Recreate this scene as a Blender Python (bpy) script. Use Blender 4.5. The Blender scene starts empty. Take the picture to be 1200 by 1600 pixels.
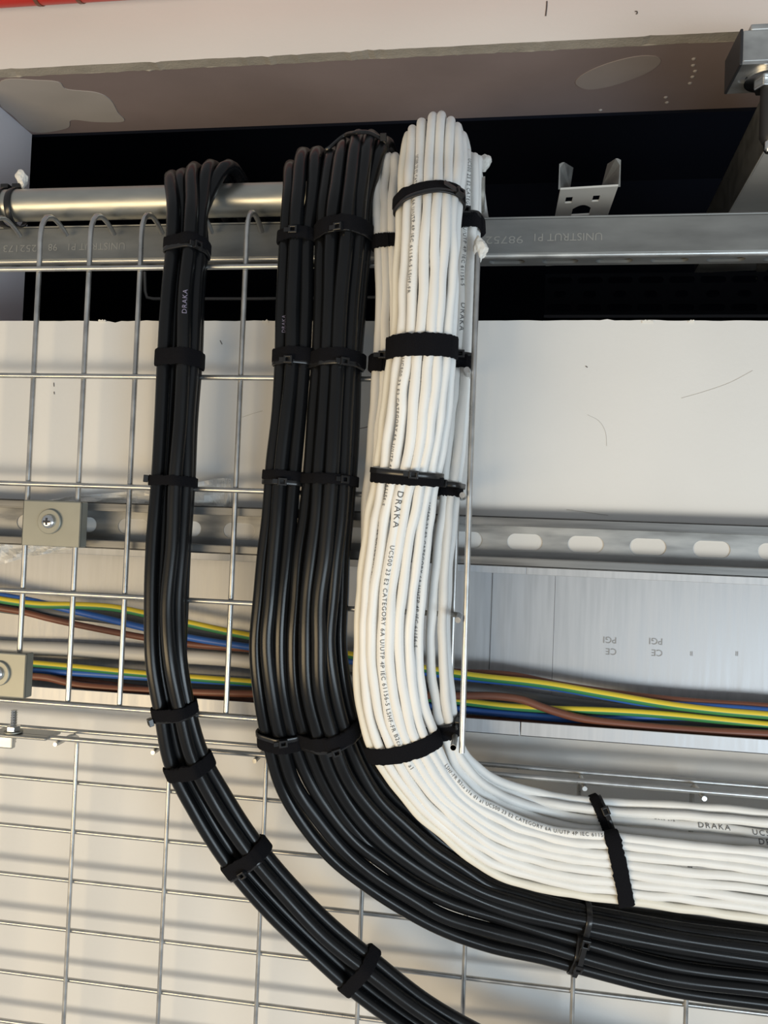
import bpy, bmesh, math, random
import numpy as np
from mathutils import Vector, Matrix

random.seed(7)
rng = np.random.default_rng(7)
SC = bpy.context.scene
COL = SC.collection

# ------------------------------------------------------------------ camera
F = 1200.0
CAM = np.array([0.0, -0.75, 0.0])
M = np.array([[0.9892654971567427, 0.14091509686056208, 0.038687357263078564],
              [0.034693982110584456, 0.030687103475868654, -0.9989267386978746],
              [-0.14195106107575636, 0.9895459752619076, 0.025468786826763994]])
cd = bpy.data.cameras.new('camera')
cam = bpy.data.objects.new('camera', cd)
COL.objects.link(cam)
cd.sensor_fit = 'VERTICAL'
cd.sensor_height = 36.0
cd.lens = 36.0 * F / 1600.0
cd.clip_start = 0.01
mw = Matrix.Identity(4)
for i in range(3):
    mw[i][0] = M[0][i]; mw[i][1] = -M[1][i]; mw[i][2] = -M[2][i]; mw[i][3] = CAM[i]
cam.matrix_world = mw
SC.camera = cam

# ------------------------------------------------------------------ world, lights, exposure
w = bpy.data.worlds.new('world'); SC.world = w
w.use_nodes = True
w.node_tree.nodes['Background'].inputs[0].default_value = (0.92, 0.96, 1.0, 1)
w.node_tree.nodes['Background'].inputs[1].default_value = 0.31

def area(name, loc, target, sx, sy, power, col):
    l = bpy.data.lights.new(name, 'AREA'); l.shape = 'RECTANGLE'; l.size = sx; l.size_y = sy
    l.energy = power; l.color = col
    o = bpy.data.objects.new(name, l); COL.objects.link(o)
    o.location = loc
    d = Vector(target) - Vector(loc)
    o.rotation_euler = d.to_track_quat('-Z', 'Y').to_euler()
    return o
area('work_light_warm', (-1.0, -1.45, -0.55), (-0.25, 0, -0.2), 1.4, 0.38, 18.5, (1.0, 0.76, 0.44))
area('work_light_cool', (1.1, -1.45, -0.55), (0.25, 0, 0.0), 1.4, 0.38, 18, (0.76, 0.90, 1.0))

SC.view_settings.view_transform = 'Standard'
SC.view_settings.look = 'None'
SC.view_settings.gamma = 1.0
SC.view_settings.use_curve_mapping = False
SC.view_settings.exposure = 0.0

# ------------------------------------------------------------------ helpers: geometry
def ray(px, py):
    return M.T @ np.array([(px - 600) / F, (py - 800) / F, 1.0])
def at(px, py, Y):
    d = ray(px, py); return CAM + d * ((Y - CAM[1]) / d[1])
def atZ(px, py, Z):
    d = ray(px, py); return CAM + d * ((Z - CAM[2]) / d[2])
def proj(P):
    q = (np.asarray(P) - CAM) @ M.T
    return np.stack([600 + F * q[..., 0] / q[..., 2], 800 + F * q[..., 1] / q[..., 2]], -1)
def unit(v):
    v = np.asarray(v, float); return v / (np.linalg.norm(v) + 1e-12)

class MB:
    def __init__(s): s.v = []; s.f = []; s.m = []
    def add(s, verts, faces, mi=0):
        o = len(s.v); s.v += [tuple(map(float, p)) for p in verts]
        s.f += [tuple(i + o for i in f) for f in faces]; s.m += [mi] * len(faces); return s
    def box(s, lo, hi, mi=0):
        x0, y0, z0 = lo; x1, y1, z1 = hi
        v = [(x0,y0,z0),(x1,y0,z0),(x1,y1,z0),(x0,y1,z0),(x0,y0,z1),(x1,y0,z1),(x1,y1,z1),(x0,y1,z1)]
        return s.add(v, [(0,3,2,1),(4,5,6,7),(0,1,5,4),(1,2,6,5),(2,3,7,6),(3,0,4,7)], mi)
    def obox(s, c, ax, ay, az, mi=0):          # centre and half-axes
        c = np.asarray(c); v = []
        for k in (-1, 1):
            for (i, j) in ((-1,-1),(1,-1),(1,1),(-1,1)): v.append(c + i*np.asarray(ax) + j*np.asarray(ay) + k*np.asarray(az))
        return s.add(v, [(0,3,2,1),(4,5,6,7),(0,1,5,4),(1,2,6,5),(2,3,7,6),(3,0,4,7)], mi)
    def tube(s, pts, r, n=10, caps=True, mi=0, mfun=None, ref=None):
        pts = np.asarray(pts, float); N = len(pts)
        rr = np.full(N, r) if np.isscalar(r) else np.asarray(r)
        T = np.gradient(pts, axis=0); T /= np.linalg.norm(T, axis=1)[:, None] + 1e-12
        up = np.array(ref if ref is not None else (0, -1, 0.0))
        a = up - T[0] * (up @ T[0])
        if np.linalg.norm(a) < 1e-3: a = np.array([1, 0, 0.0]) - T[0] * T[0][0]
        a = unit(a); v = []
        for i in range(N):
            a = unit(a - T[i] * (a @ T[i])); b = np.cross(T[i], a)
            for k in range(n):
                t = 2 * math.pi * k / n
                v.append(pts[i] + rr[i] * (math.cos(t) * a + math.sin(t) * b))
        f = []; ms = []
        for i in range(N - 1):
            for k in range(n):
                k2 = (k + 1) % n
                f.append((i*n+k, i*n+k2, (i+1)*n+k2, (i+1)*n+k)); ms.append(mfun(i, k) if mfun else mi)
        if caps:
            f.append(tuple(range(n))[::-1]); ms.append(mi)
            f.append(tuple((N-1)*n + k for k in range(n))); ms.append(mi)
        o = len(s.v); s.v += [tuple(map(float, p)) for p in v]
        s.f += [tuple(i + o for i in q) for q in f]; s.m += ms
        return s
    def prism(s, poly, d, mi=0):               # polygon (3D points) pushed along vector d
        n = len(poly); P = [np.asarray(p, float) for p in poly]; d = np.asarray(d, float)
        v = P + [p + d for p in P]
        f = [tuple(range(n)), tuple(range(2*n - 1, n - 1, -1))]
        f += [(i, i + n, (i + 1) % n + n, (i + 1) % n) for i in range(n)]
        return s.add(v, f, mi)
    def lathe(s, c, axis, prof, n=28, mi=0):   # prof: list of (radius, offset along axis)
        axis = unit(axis); a = unit(np.cross(axis, (0.3, 0.2, 0.9))); b = np.cross(axis, a); v = []
        for (r, h) in prof:
            for k in range(n):
                t = 2*math.pi*k/n; v.append(np.asarray(c) + axis*h + r*(math.cos(t)*a + math.sin(t)*b))
        f = []
        for i in range(len(prof) - 1):
            for k in range(n): f.append((i*n+k, i*n+(k+1)%n, (i+1)*n+(k+1)%n, (i+1)*n+k))
        f.append(tuple(range(n))[::-1]); f.append(tuple((len(prof)-1)*n + k for k in range(n)))
        return s.add(v, f, mi)
    def slot_plate(s, o, eu, ev, en, U, V, holes, th, mi=0, n=24):
        """plate of size U x V spanned by eu, ev from o, thickness th along en; holes = (u, v, half length, radius)
        sorted along u; each hole gets a cell of the plate"""
        o, eu, ev, en = map(lambda q: np.asarray(q, float), (o, eu, ev, en))
        cuts = [0.0]
        for a, b in zip(holes[:-1], holes[1:]): cuts.append((a[0] + b[0]) / 2)
        cuts.append(U)
        for (h, u0, u1) in zip(holes, cuts[:-1], cuts[1:]):
            cu, cv, hl, r = h
            inner = []; outer = []
            for k in range(n):
                t = 2*math.pi*(k + 0.5)/n; c, q = math.cos(t), math.sin(t)
                inner.append((cu + r*c + (hl if c > 0 else -hl), cv + r*q))
                dx, dy = inner[-1][0] - cu, inner[-1][1] - cv
                sx = ((u1 - cu) / dx) if dx > 0 else ((u0 - cu) / dx)
                sy = ((V - cv) / dy) if dy > 0 else ((-cv) / dy)
                m = min(sx, sy); outer.append([cu + dx*m, cv + dy*m])
            for corner in ((u0, 0), (u1, 0), (u1, V), (u0, V)):
                j = min(range(n), key=lambda q: (outer[q][0]-corner[0])**2 + (outer[q][1]-corner[1])**2); outer[j] = list(corner)
            v = []
            for lay in (0, th):
                for p in inner: v.append(o + eu*p[0] + ev*p[1] + en*lay)
                for p in outer: v.append(o + eu*p[0] + ev*p[1] + en*lay)
            f = []
            for k in range(n):
                j = (k + 1) % n
                f.append((k, j, n + j, n + k)); f.append((2*n + j, 2*n + k, 3*n + k, 3*n + j))
                f.append((j, k, 2*n + k, 2*n + j)); f.append((n + k, n + j, 3*n + j, 3*n + k))
            s.add(v, f, mi)
        return s
    def build(s, name, mats, parent=None, smooth=False, bevel=0, label=None, flat_angle=None):
        me = bpy.data.meshes.new(name); me.from_pydata(s.v, [], s.f)
        if not isinstance(mats, (list, tuple)): mats = [mats]
        for m in mats: me.materials.append(m)
        if len(mats) > 1: me.polygons.foreach_set('material_index', s.m)
        bm = bmesh.new(); bm.from_mesh(me); bmesh.ops.recalc_face_normals(bm, faces=bm.faces)
        if smooth:
            for fc in bm.faces: fc.smooth = True
            lim = flat_angle or 0.7
            for e in bm.edges:
                if len(e.link_faces) == 2 and e.calc_face_angle(0) > lim: e.smooth = False
        bm.to_mesh(me); bm.free()
        o = bpy.data.objects.new(name, me); COL.objects.link(o)
        if parent is not None: o.parent = parent
        if bevel:
            md = o.modifiers.new('bevel', 'BEVEL'); md.width = bevel; md.segments = 2; md.limit_method = 'ANGLE'
        if label: o['label'] = label
        return o

def tag(o, label, cat=None, group=None, kind=None):
    o['label'] = label
    if cat: o['category'] = cat
    if group: o['group'] = group
    if kind: o['kind'] = kind
    return o
def empty(name, label, cat, group=None, kind=None, loc=None):
    o = bpy.data.objects.new(name, None); COL.objects.link(o); o.empty_display_size = 0.02
    return tag(o, label, cat, group, kind)

def hermite(knots, pts, u):
    """smooth curve through pts at increasing knots, evaluated at u"""
    knots = np.asarray(knots, float); P = np.asarray(pts, float); n = len(P)
    h = np.diff(knots); d = np.diff(P, axis=0) / h[:, None]
    m = np.zeros_like(P); m[0] = d[0]; m[-1] = d[-1]
    for i in range(1, n - 1): m[i] = (h[i] * d[i-1] + h[i-1] * d[i]) / (h[i-1] + h[i])
    u = np.atleast_1d(u); i = np.clip(np.searchsorted(knots, u) - 1, 0, n - 2)
    t = ((u - knots[i]) / h[i])[:, None]; H = h[i][:, None]
    return ((2*t**3 - 3*t**2 + 1) * P[i] + (t**3 - 2*t**2 + t) * H * m[i] + (-2*t**3 + 3*t**2) * P[i+1] + (t**3 - t**2) * H * m[i+1])

# ------------------------------------------------------------------ helpers: materials
def new_mat(name):
    m = bpy.data.materials.new(name); m.use_nodes = True
    nt = m.node_tree; return m, nt, nt.nodes['Principled BSDF']
def mat(name, col, rough=0.5, metal=0.0, var=0.0, scale=(20, 20, 20), bump=0.0, bscale=200, spec=0.5, col2=None, detail=4.0, rvar=0.0):
    m, nt, b = new_mat(name)
    b.inputs['Base Color'].default_value = (*col, 1); b.inputs['Roughness'].default_value = rough
    b.inputs['Metallic'].default_value = metal; b.inputs['Specular IOR Level'].default_value = spec
    tc = nt.nodes.new('ShaderNodeTexCoord')
    if var or col2 or rvar:
        mp = nt.nodes.new('ShaderNodeMapping'); mp.inputs['Scale'].default_value = scale
        nz = nt.nodes.new('ShaderNodeTexNoise'); nz.inputs['Scale'].default_value = 1.0; nz.inputs['Detail'].default_value = detail
        nt.links.new(tc.outputs['Object'], mp.inputs[0]); nt.links.new(mp.outputs[0], nz.inputs['Vector'])
        if var or col2:
            cr = nt.nodes.new('ShaderNodeValToRGB')
            c1 = col; c2 = col2 or tuple(max(0, c * (1 - var)) for c in col)
            cr.color_ramp.elements[0].position = 0.32; cr.color_ramp.elements[1].position = 0.68
            cr.color_ramp.elements[0].color = (*c2, 1); cr.color_ramp.elements[1].color = (*c1, 1)
            nt.links.new(nz.outputs[0], cr.inputs[0]); nt.links.new(cr.outputs[0], b.inputs['Base Color'])
        if rvar:
            mr = nt.nodes.new('ShaderNodeMapRange'); mr.inputs[1].default_value = .3; mr.inputs[2].default_value = .7
            mr.inputs[3].default_value = rough - rvar; mr.inputs[4].default_value = rough + rvar
            nt.links.new(nz.outputs[0], mr.inputs[0]); nt.links.new(mr.outputs[0], b.inputs['Roughness'])
    if bump:
        n2 = nt.nodes.new('ShaderNodeTexNoise'); n2.inputs['Scale'].default_value = bscale; n2.inputs['Detail'].default_value = 3
        bp = nt.nodes.new('ShaderNodeBump'); bp.inputs['Strength'].default_value = bump; bp.inputs['Distance'].default_value = 0.001
        nt.links.new(tc.outputs['Object'], n2.inputs['Vector']); nt.links.new(n2.outputs[0], bp.inputs['Height']); nt.links.new(bp.outputs[0], b.inputs['Normal'])
    return m

MT = {}
MT['wall'] = mat('white_wall_paint', (.73, .725, .71), .62, var=.07, scale=(6, 6, 6), bump=.12, bscale=260)
MT['bulk'] = mat('bulkhead_paint', (.77, .73, .69), .6, var=.06, scale=(5, 5, 8), bump=.12, bscale=220)
MT['plaster_edge'] = mat('raw_board_edge', (.46, .42, .36), .9, var=.25, scale=(40, 60, 60), bump=.5, bscale=400)
MT['soffit'] = mat('purple_grey_board', (.30, .24, .235), .7, var=.16, scale=(7, 9, 9), bump=.1, bscale=200)
MT['skim'] = mat('pale_skim', (.46, .43, .41), .7, var=.12, scale=(12, 16, 16))
MT['skim_dark'] = mat('dull_skim', (.38, .33, .31), .6, var=.12, scale=(12, 16, 16))
MT['jamb'] = mat('lilac_jamb_paint', (.84, .82, .88), .6, var=.06, scale=(8, 8, 8))
MT['void'] = mat('void_shade_black', (.016, .019, .032), .9, spec=.1)  # near-black colour stands for the darkness of the unlit space
MT['void_metal'] = mat('shade_dark_metal', (.03, .032, .04), .6, metal=.3)  # dark colour stands for shade on the tray edge and in the screw recess
MT['galv'] = mat('galvanised_steel', (.60, .61, .60), .42, metal=.88, var=.30, scale=(35, 60, 60), detail=6, rvar=.1, bump=.04, bscale=500)
MT['galv_dull'] = mat('dull_galvanised_steel', (.40, .41, .40), .5, metal=.8, var=.30, scale=(14, 50, 60), detail=6, rvar=.08)
MT['galv_sheet'] = mat('galvanised_sheet', (.50, .51, .53), .45, metal=.35, var=.14, scale=(220, 60, 14), detail=3, rvar=.06)
MT['wire'] = mat('zinc_wire', (.58, .58, .57), .34, metal=.9, var=.25, scale=(60, 60, 60), rvar=.08)
MT['tubemat'] = mat('galvanised_tube', (.52, .52, .48), .40, metal=.9, var=.18, scale=(18, 60, 60), rvar=.1)
MT['zinc_plate'] = mat('zinc_plate', (.31, .315, .28), .5, metal=.5, var=.1, scale=(30, 30, 30))
MT['strut_lip'] = mat('dark_strut_lip', (.27, .27, .265), .42, metal=.7, var=.35, scale=(10, 60, 160), detail=6, rvar=.1)  # lips toned darker than the web
MT['strut_web'] = mat('streaked_strut_web', (.46, .46, .45), .42, metal=.6, var=.35, scale=(26, 60, 120), detail=7, rvar=.1)
MT['strut_dark'] = mat('dark_strut_steel', (.25, .26, .26), .5, metal=.55, var=.30, scale=(14, 50, 60), detail=6, rvar=.08)  # plain dark tone; on the beam side it stands for shade
MT['grey_steel'] = mat('lit_underside_steel', (.70, .70, .67), .55, metal=.15, var=.12, scale=(20, 20, 20))  # lightened to stand for light reaching the channel undersides from below
MT['screw'] = mat('bright_screw', (.75, .75, .74), .22, metal=1.0)
MT['black'] = mat('black_cable_sheath', (.007, .0075, .0085), .26, var=.25, scale=(40, 40, 12), rvar=.06, spec=.32)
MT['white'] = mat('white_cable_sheath', (.84, .835, .81), .46, var=.05, scale=(60, 60, 20), bump=.25, bscale=55)
MT['warm_lit_white'] = mat('warm_lit_cable_sheath', (.80, .77, .68), .46, var=.05, scale=(60, 60, 20), bump=.25, bscale=55)  # white sheath tinted to stand for warm light from the left
MT['velcro'] = mat('black_hook_and_loop', (.006, .006, .008), .97, bump=1.0, bscale=1500, spec=.15)
MT['tie'] = mat('black_nylon_tie', (.012, .012, .013), .28, spec=.5)
MT['print'] = mat('dark_cable_print', (.10, .10, .10), .7)
MT['print_pale'] = mat('pale_cable_print', (.24, .22, .32), .6)
MT['stamp'] = mat('stamped_lettering', (.36, .36, .34), .5, metal=.5)
MT['stamp_dark'] = mat('faint_stamp', (.30, .30, .30), .6, metal=.4)
MT['tape'] = mat('white_tape', (.80, .78, .73), .5, var=.1, scale=(60, 60, 60), bump=.4, bscale=120)
MT['blue'] = mat('blue_pvc', (.035, .13, .46), .4, var=.12)
MT['brown'] = mat('brown_pvc', (.20, .075, .045), .42, var=.12)
MT['yellow'] = mat('yellow_pvc', (.80, .62, .05), .4)
MT['green'] = mat('green_pvc', (.05, .23, .08), .4)
MT['greycab'] = mat('grey_pvc', (.16, .165, .17), .45, var=.12)
MT['whitepvc'] = mat('white_pvc', (.72, .70, .66), .45)
MT['red'] = mat('red_enamel', (.55, .03, .02), .35)
MT['pencil'] = mat('pencil_mark', (.12, .10, .09), .9)
MT['scuff'] = mat('faint_scuff', (.50, .49, .47), .9)
MT['rubber'] = mat('black_rod_sleeve', (.02, .02, .022), .5)
def film_mat():
    m, nt, b = new_mat('clear_film')
    b.inputs['Base Color'].default_value = (.9, .9, .88, 1); b.inputs['Roughness'].default_value = .18
    tr = nt.nodes.new('ShaderNodeBsdfTransparent'); mx = nt.nodes.new('ShaderNodeMixShader'); mx.inputs[0].default_value = .42
    out = nt.nodes['Material Output']
    nt.links.new(tr.outputs[0], mx.inputs[1]); nt.links.new(b.outputs[0], mx.inputs[2]); nt.links.new(mx.outputs[0], out.inputs[0])
    return m
MT['film'] = film_mat()

# ------------------------------------------------------------------ helpers: lettering
def text_mesh(body, size, spacing=1.0, cuts=0):
    cu = bpy.data.curves.new('lettering', 'FONT'); cu.body = body; cu.size = size; cu.space_character = spacing; cu.resolution_u = 3
    o = bpy.data.objects.new('lettering', cu); COL.objects.link(o)
    bpy.context.view_layer.update()
    ev = o.evaluated_get(bpy.context.evaluated_depsgraph_get()); me = ev.to_mesh()
    bm = bmesh.new(); bm.from_mesh(me); ev.to_mesh_clear()
    bpy.data.objects.remove(o); bpy.data.curves.remove(cu)
    bmesh.ops.remove_doubles(bm, verts=bm.verts, dist=1e-6)
    bmesh.ops.triangulate(bm, faces=bm.faces)
    for _ in range(cuts):
        es = [e for e in bm.edges if e.calc_length() > size * .22]
        if es: bmesh.ops.subdivide_edges(bm, edges=es, cuts=1)
        bmesh.ops.triangulate(bm, faces=bm.faces)
    bm.verts.ensure_lookup_table()
    V = np.array([v.co[:] for v in bm.verts]); Fc = [tuple(v.index for v in f.verts) for f in bm.faces]
    bm.free(); return V, Fc
def flat_text(body, size, origin, ex, ey, material, parent, name='lettering', spacing=1.0, lift=None, target_w=None):
    V, Fc = text_mesh(body, size, spacing)
    if target_w: V[:, 0] *= target_w / (V[:, 0].max() - V[:, 0].min())
    P = np.asarray(origin) + V[:, :1] * np.asarray(ex) + V[:, 1:2] * np.asarray(ey)
    m = MB(); m.add(P, Fc)
    me = bpy.data.meshes.new(name); me.from_pydata(m.v, [], m.f); me.materials.append(material)
    o = bpy.data.objects.new(name, me); COL.objects.link(o); o.parent = parent
    return o

# ================================================================== THE SETTING
Y_WALL = 0.0
Y_BRD = -.093                                   # face of the upper board that carries the struts
Z_BOARD = at(600, 501, Y_BRD)[2]
Z_LEDGE = at(742, 877, -.052)[2] + .0006
Z_SOFFIT = at(400, 99, 0)[2]
Z_BULK = at(400, 88, -.0135)[2]
T_W = atZ(400, 197, Z_SOFFIT)[1]
X_JAMB = at(49, 230, T_W)[0]
XL, XR = -1.1, 1.0

def ragged(x0, x1, z, amp, step=.006):
    xs = np.arange(x0, x1 + step, step); k = rng.normal(0, 1, len(xs))
    k = np.convolve(k, np.ones(3) / 3, 'same'); k = np.where(rng.random(len(xs)) > .93, k * 2.2, k * .5)
    return [(x, z + a * amp) for x, a in zip(xs, k)]

def plate_xz(poly, y0, y1):
    m = MB(); m.prism([(x, y0, z) for x, z in poly], (0, y1 - y0, 0)); return m
top = ragged(XL, XR, Z_BOARD, .0008)
m = plate_xz([(XL, Z_LEDGE)] + [(XR, Z_LEDGE)] + top[::-1], Y_BRD, -.001)
m.box((XL, -.001, -.9), (XR, T_W, Z_BOARD - .002))
o = m.build('wall_back', MT['wall']); tag(o, 'white painted wall board behind the cable baskets with a ragged top edge', kind='structure')
m = MB(); m.box((XL, 0, Z_BOARD), (X_JAMB, T_W, Z_SOFFIT))
o = m.build('wall_left', MT['jamb']); tag(o, 'lilac painted side reveal of the dark wall opening', kind='structure')
# loose plaster crumbs along the top of the board
for (px, w_, h_) in ((1012, 15, 4), (415, 10, 4), (160, 12, 3), (1080, 8, 3)):
    p = at(px, 501, Y_BRD); mm = MB(); n = 7
    poly = [(p[0] + (i / n - .5) * w_ * .0006, p[2] + (random.random() - .3) * h_ * .0005) for i in range(n + 1)]
    poly += [(p[0] + w_ * .0003, p[2] - h_ * .0004), (p[0] - w_ * .0003, p[2] - h_ * .0005)]
    mm.prism([(x, Y_BRD - .0009, z) for x, z in poly], (0, .004, 0)); mm.build('plaster_crumb', MT['tape'], bpy.data.objects['wall_back'])

bot = ragged(XL, XR, Z_BULK, .0005)
m = plate_xz(bot + [(XR, .75), (XL, .75)], -.0135, 0.0)
o = m.build('wall_bulkhead', [MT['bulk'], MT['plaster_edge']]); tag(o, 'off-white bulkhead face above the opening', kind='structure')
for p in o.data.polygons:
    if p.normal.z < -.5: p.material_index = 1
m = MB(); m.box((XL, .0, Z_SOFFIT), (XR, T_W, .75))
soff = m.build('ceiling', MT['soffit']); tag(soff, 'purple grey soffit board of the opening', kind='structure')
# beads of raw plaster along the board edge
edge = [(x, z) for x, z in ragged(X_JAMB - .05, XR, Z_SOFFIT, .0009, .004)]
mm = MB(); mm.tube([(x, .0008, z) for x, z in edge], .0011, 6); mm.build('plaster_bead', MT['plaster_edge'], soff)
def patch(name, pts, material, d=.0006):
    poly = []
    P = np.array([atZ(px, py, Z_SOFFIT) for px, py in pts]); n = len(P)
    for i in range(n):
        for t in np.linspace(0, 1, 6, endpoint=False):
            a, b, c, e = P[i-1], P[i], P[(i+1) % n], P[(i+2) % n]
            q = .5*((2*b) + (c-a)*t + (2*a-5*b+4*c-e)*t*t + (3*b-a-3*c+e)*t**3); q[2] = Z_SOFFIT - d; poly.append(q)
    mm = MB(); mm.prism(poly, (0, 0, d)); return mm.build(name, material, soff)
patch('skim_patch', [(2, 126), (60, 125), (92, 128), (105, 139), (150, 144), (172, 155), (184, 175), (193, 189), (150, 190), (112, 187), (104, 200), (52, 206), (20, 180), (0, 162)], MT['skim'])
patch('skim_patch', [(900, 131), (905, 120), (930, 106), (965, 94), (1000, 87), (1026, 88), (1032, 97), (1015, 111), (985, 124), (950, 135), (918, 139)], MT['skim_dark'])
for (px, py) in ((1084, 92), (1083, 102), (1086, 111), (1082, 120), (1078, 130), (1040, 152), (1042, 160), (938, 172)):
    p = atZ(px, py, Z_SOFFIT); mm = MB()
    mm.lathe(p, (0, 0, -1), [(.0022, 0), (.0016, .0009), (.0005, .0013)], 8); mm.build('plaster_speck', MT['skim'], soff)
# the unlit space beyond; its darkness is put into near-black colour
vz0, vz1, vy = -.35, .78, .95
m = MB(); m.box((XL, vy, vz0), (XR + .6, vy + .02, vz1)); tag(m.build('wall_void', MT['void']), 'back of the unlit space beyond the opening, its darkness painted in', kind='structure')
m = MB(); m.box((XL - .02, T_W, vz0), (XL, vy, vz1)); tag(m.build('wall_void_left', MT['void']), 'left side of the unlit space beyond the opening, its darkness painted in', kind='structure')
m = MB(); m.box((XR + .58, T_W, vz0), (XR + .6, vy, vz1)); tag(m.build('wall_void_right', MT['void']), 'right side of the unlit space beyond the opening, its darkness painted in', kind='structure')
m = MB(); m.box((XL, T_W, vz1), (XR + .6, vy, vz1 + .02)); tag(m.build('ceiling_void', MT['void']), 'top of the unlit space beyond the opening, its darkness painted in', kind='structure')
m = MB(); m.box((XL, T_W, vz0 - .02), (XR + .6, vy, vz0)); tag(m.build('floor_void', MT['void']), 'floor of the unlit space beyond the opening, its darkness painted in', kind='structure')
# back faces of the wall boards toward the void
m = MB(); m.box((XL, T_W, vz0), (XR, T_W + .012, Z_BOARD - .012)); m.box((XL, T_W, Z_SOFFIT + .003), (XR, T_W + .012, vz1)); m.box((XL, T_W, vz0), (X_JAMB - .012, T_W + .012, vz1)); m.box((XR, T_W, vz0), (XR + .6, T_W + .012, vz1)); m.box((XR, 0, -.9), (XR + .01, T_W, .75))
tag(m.build('wall_void_front', MT['void']), 'rear faces of the wall around the opening, void darkness painted in', kind='structure')
# pencil marks on the boards
def mark(pts, y, r=.0004, par='wall_back'):
    mt = MT['scuff'] if r < .00028 else MT['pencil']
    P = np.array([at(a, b, y) for a, b in pts]); k = np.arange(len(P)); mm = MB()
    mm.tube(hermite(k, P, np.linspace(0, len(P) - 1, 4 * len(P))), r, 5); mm.build('pencil_mark', mt, bpy.data.objects[par])
mark([(854.5, 2), (854, 12), (852.5, 25)], -.0137, .0007, 'wall_bulkhead')
mark([(992, 18), (995, 18), (995.5, 21), (993.5, 22)], -.0137, .0006, 'wall_bulkhead')
mark([(885, 796), (915, 800), (950, 805)], Y_BRD - .0002, .00025)
mark([(378, 652), (396, 646), (410, 642)], Y_BRD - .0002, .0002)
mark([(560, 670), (574, 667), (580, 662)], Y_BRD - .0002, .0003)
mark([(97, 1115), (101, 1121), (104, 1128)], -.0002, .0003)
mark([(136, 1117), (126, 1128), (112, 1138)], -.0002, .0002)
mark([(1065, 622), (1100, 612), (1140, 598), (1176, 579)], Y_BRD - .0002, .0002); mark([(918, 648), (936, 658), (946, 675), (948, 697)], Y_BRD - .0001, .00018); mark([(915, 572), (918, 574)], Y_BRD - .0002, .0004)
mark([(344, 532), (347, 538)], Y_BRD - .0002, .0004); mark([(84, 598), (84.5, 604)], Y_BRD - .0002, .0004); mark([(84.5, 612), (85, 616)], Y_BRD - .0002, .0004)

# ================================================================== STEELWORK
# ---- upper slotted strut across the opening (outer face to the camera, slots underneath)
YS = -.075
zt = at(757, 339, YS)[2]; zb = at(757, 403, YS)[2]; SD = .021
us = empty('strut_channel', 'long galvanised strut channel with stamped lettering spanning the dark opening', 'strut channel')
m = MB(); x0, x1 = -.85, .72; th = .0025
m.box((x0, YS, zb + .003), (x1, YS + th, zt - .002))
m.box((x0, YS + SD - th, zb + .003), (x1, YS + SD, zt - .002))
for y in (YS, YS + SD - .008): m.box((x0, y, zt - .002), (x1, y + .008, zt))
m.build('side_faces', MT['strut_dark'], us, bevel=.0012)
m = MB(); arc = [(YS + .003 - .003*math.cos(t), zb + .003 - .003*math.sin(t)) for t in np.linspace(0, math.pi/2, 6)]
m.prism([(x0, y, z) for y, z in arc] + [(x0, YS + .003, zb + .003)], (x1 - x0, 0, 0))
m.build('bottom_corner', MT['galv'], us)  # brighter steel here paints the highlight along the corner
px_s = [792, 874, 960, 1047, 1134]
xs = [at(p, 411, YS + SD * .5)[0] for p in px_s]; pitch = np.mean(np.diff(xs))
first = xs[0] - pitch * math.floor((xs[0] - x0 - .01) / pitch); hs = []
x = first
while x < x1 - .02: hs.append((x - x0, SD * .5 - .003, .0105, .0052)); x += pitch
m = MB(); m.slot_plate((x0, YS + .003, zb), (1, 0, 0), (0, 1, 0), (0, 0, 1), x1 - x0, SD - .003, hs, .0025)
m.build('slotted_web', MT['strut_dark'], us)
for (txt, pa, pb, y) in (('UNISTRUT P1', 196, 108, 384), ('98', 90, 76, 386), ('252173', 58, 6, 387.5), ('UNISTRUT P1', 942, 836, 369), ('98752', 818, 760, 374)):
    a = at(pa, y, YS - .0003); b = at(pb, y, YS - .0003)
    flat_text(txt, .0095, a + np.array([0, 0, .003]), (-1, 0, 0), (0, 0, -1), MT['stamp'], us, target_w=abs(a[0] - b[0]))

# ---- lower slotted strut (open side to the camera)
YL = -.115; YW = -.094
zt2 = at(742, 805, YL)[2]; zb2 = zt2 - .041
ls = empty('strut_channel', 'long slotted strut channel facing outward behind the cables at mid height', 'strut channel')
x0, x1 = -.8, .62
m = MB()
for s_, z in ((1, zt2), (-1, zb2)):
    za, zc = sorted((z, z - s_ * .002)); m.box((x0, YL, za), (x1, YW + .002, zc))
    za, zc = sorted((z, z - s_ * .0075)); m.box((x0, YL, za), (x1, YL + .002, zc))
    za, zc = sorted((z - s_ * .0058, z - s_ * .0078)); m.box((x0, YL, za), (x1, YL + .006, zc))
m.build('lipped_flange', MT['strut_lip'], ls, bevel=.0008)
sl = [(1112, 856.5), (1015, 852.5), (917, 849), (820, 845.5)]
xs = [at(a, b, YW)[0] for a, b in sl]; pitch = abs(np.mean(np.diff(xs)))
xr = xs[0]; x = xr - pitch * math.floor((xr - x0 - .02) / pitch); hs = []
while x < x1 - .02: hs.append((x - x0, .0205 - .002, .0078, .0068)); x += pitch
m = MB(); m.slot_plate((x0, YW, zb2 + .002), (1, 0, 0), (0, 0, 1), (0, 1, 0), x1 - x0, .037, hs, .002)
m.build('slotted_web', MT['strut_web'], ls)

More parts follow.
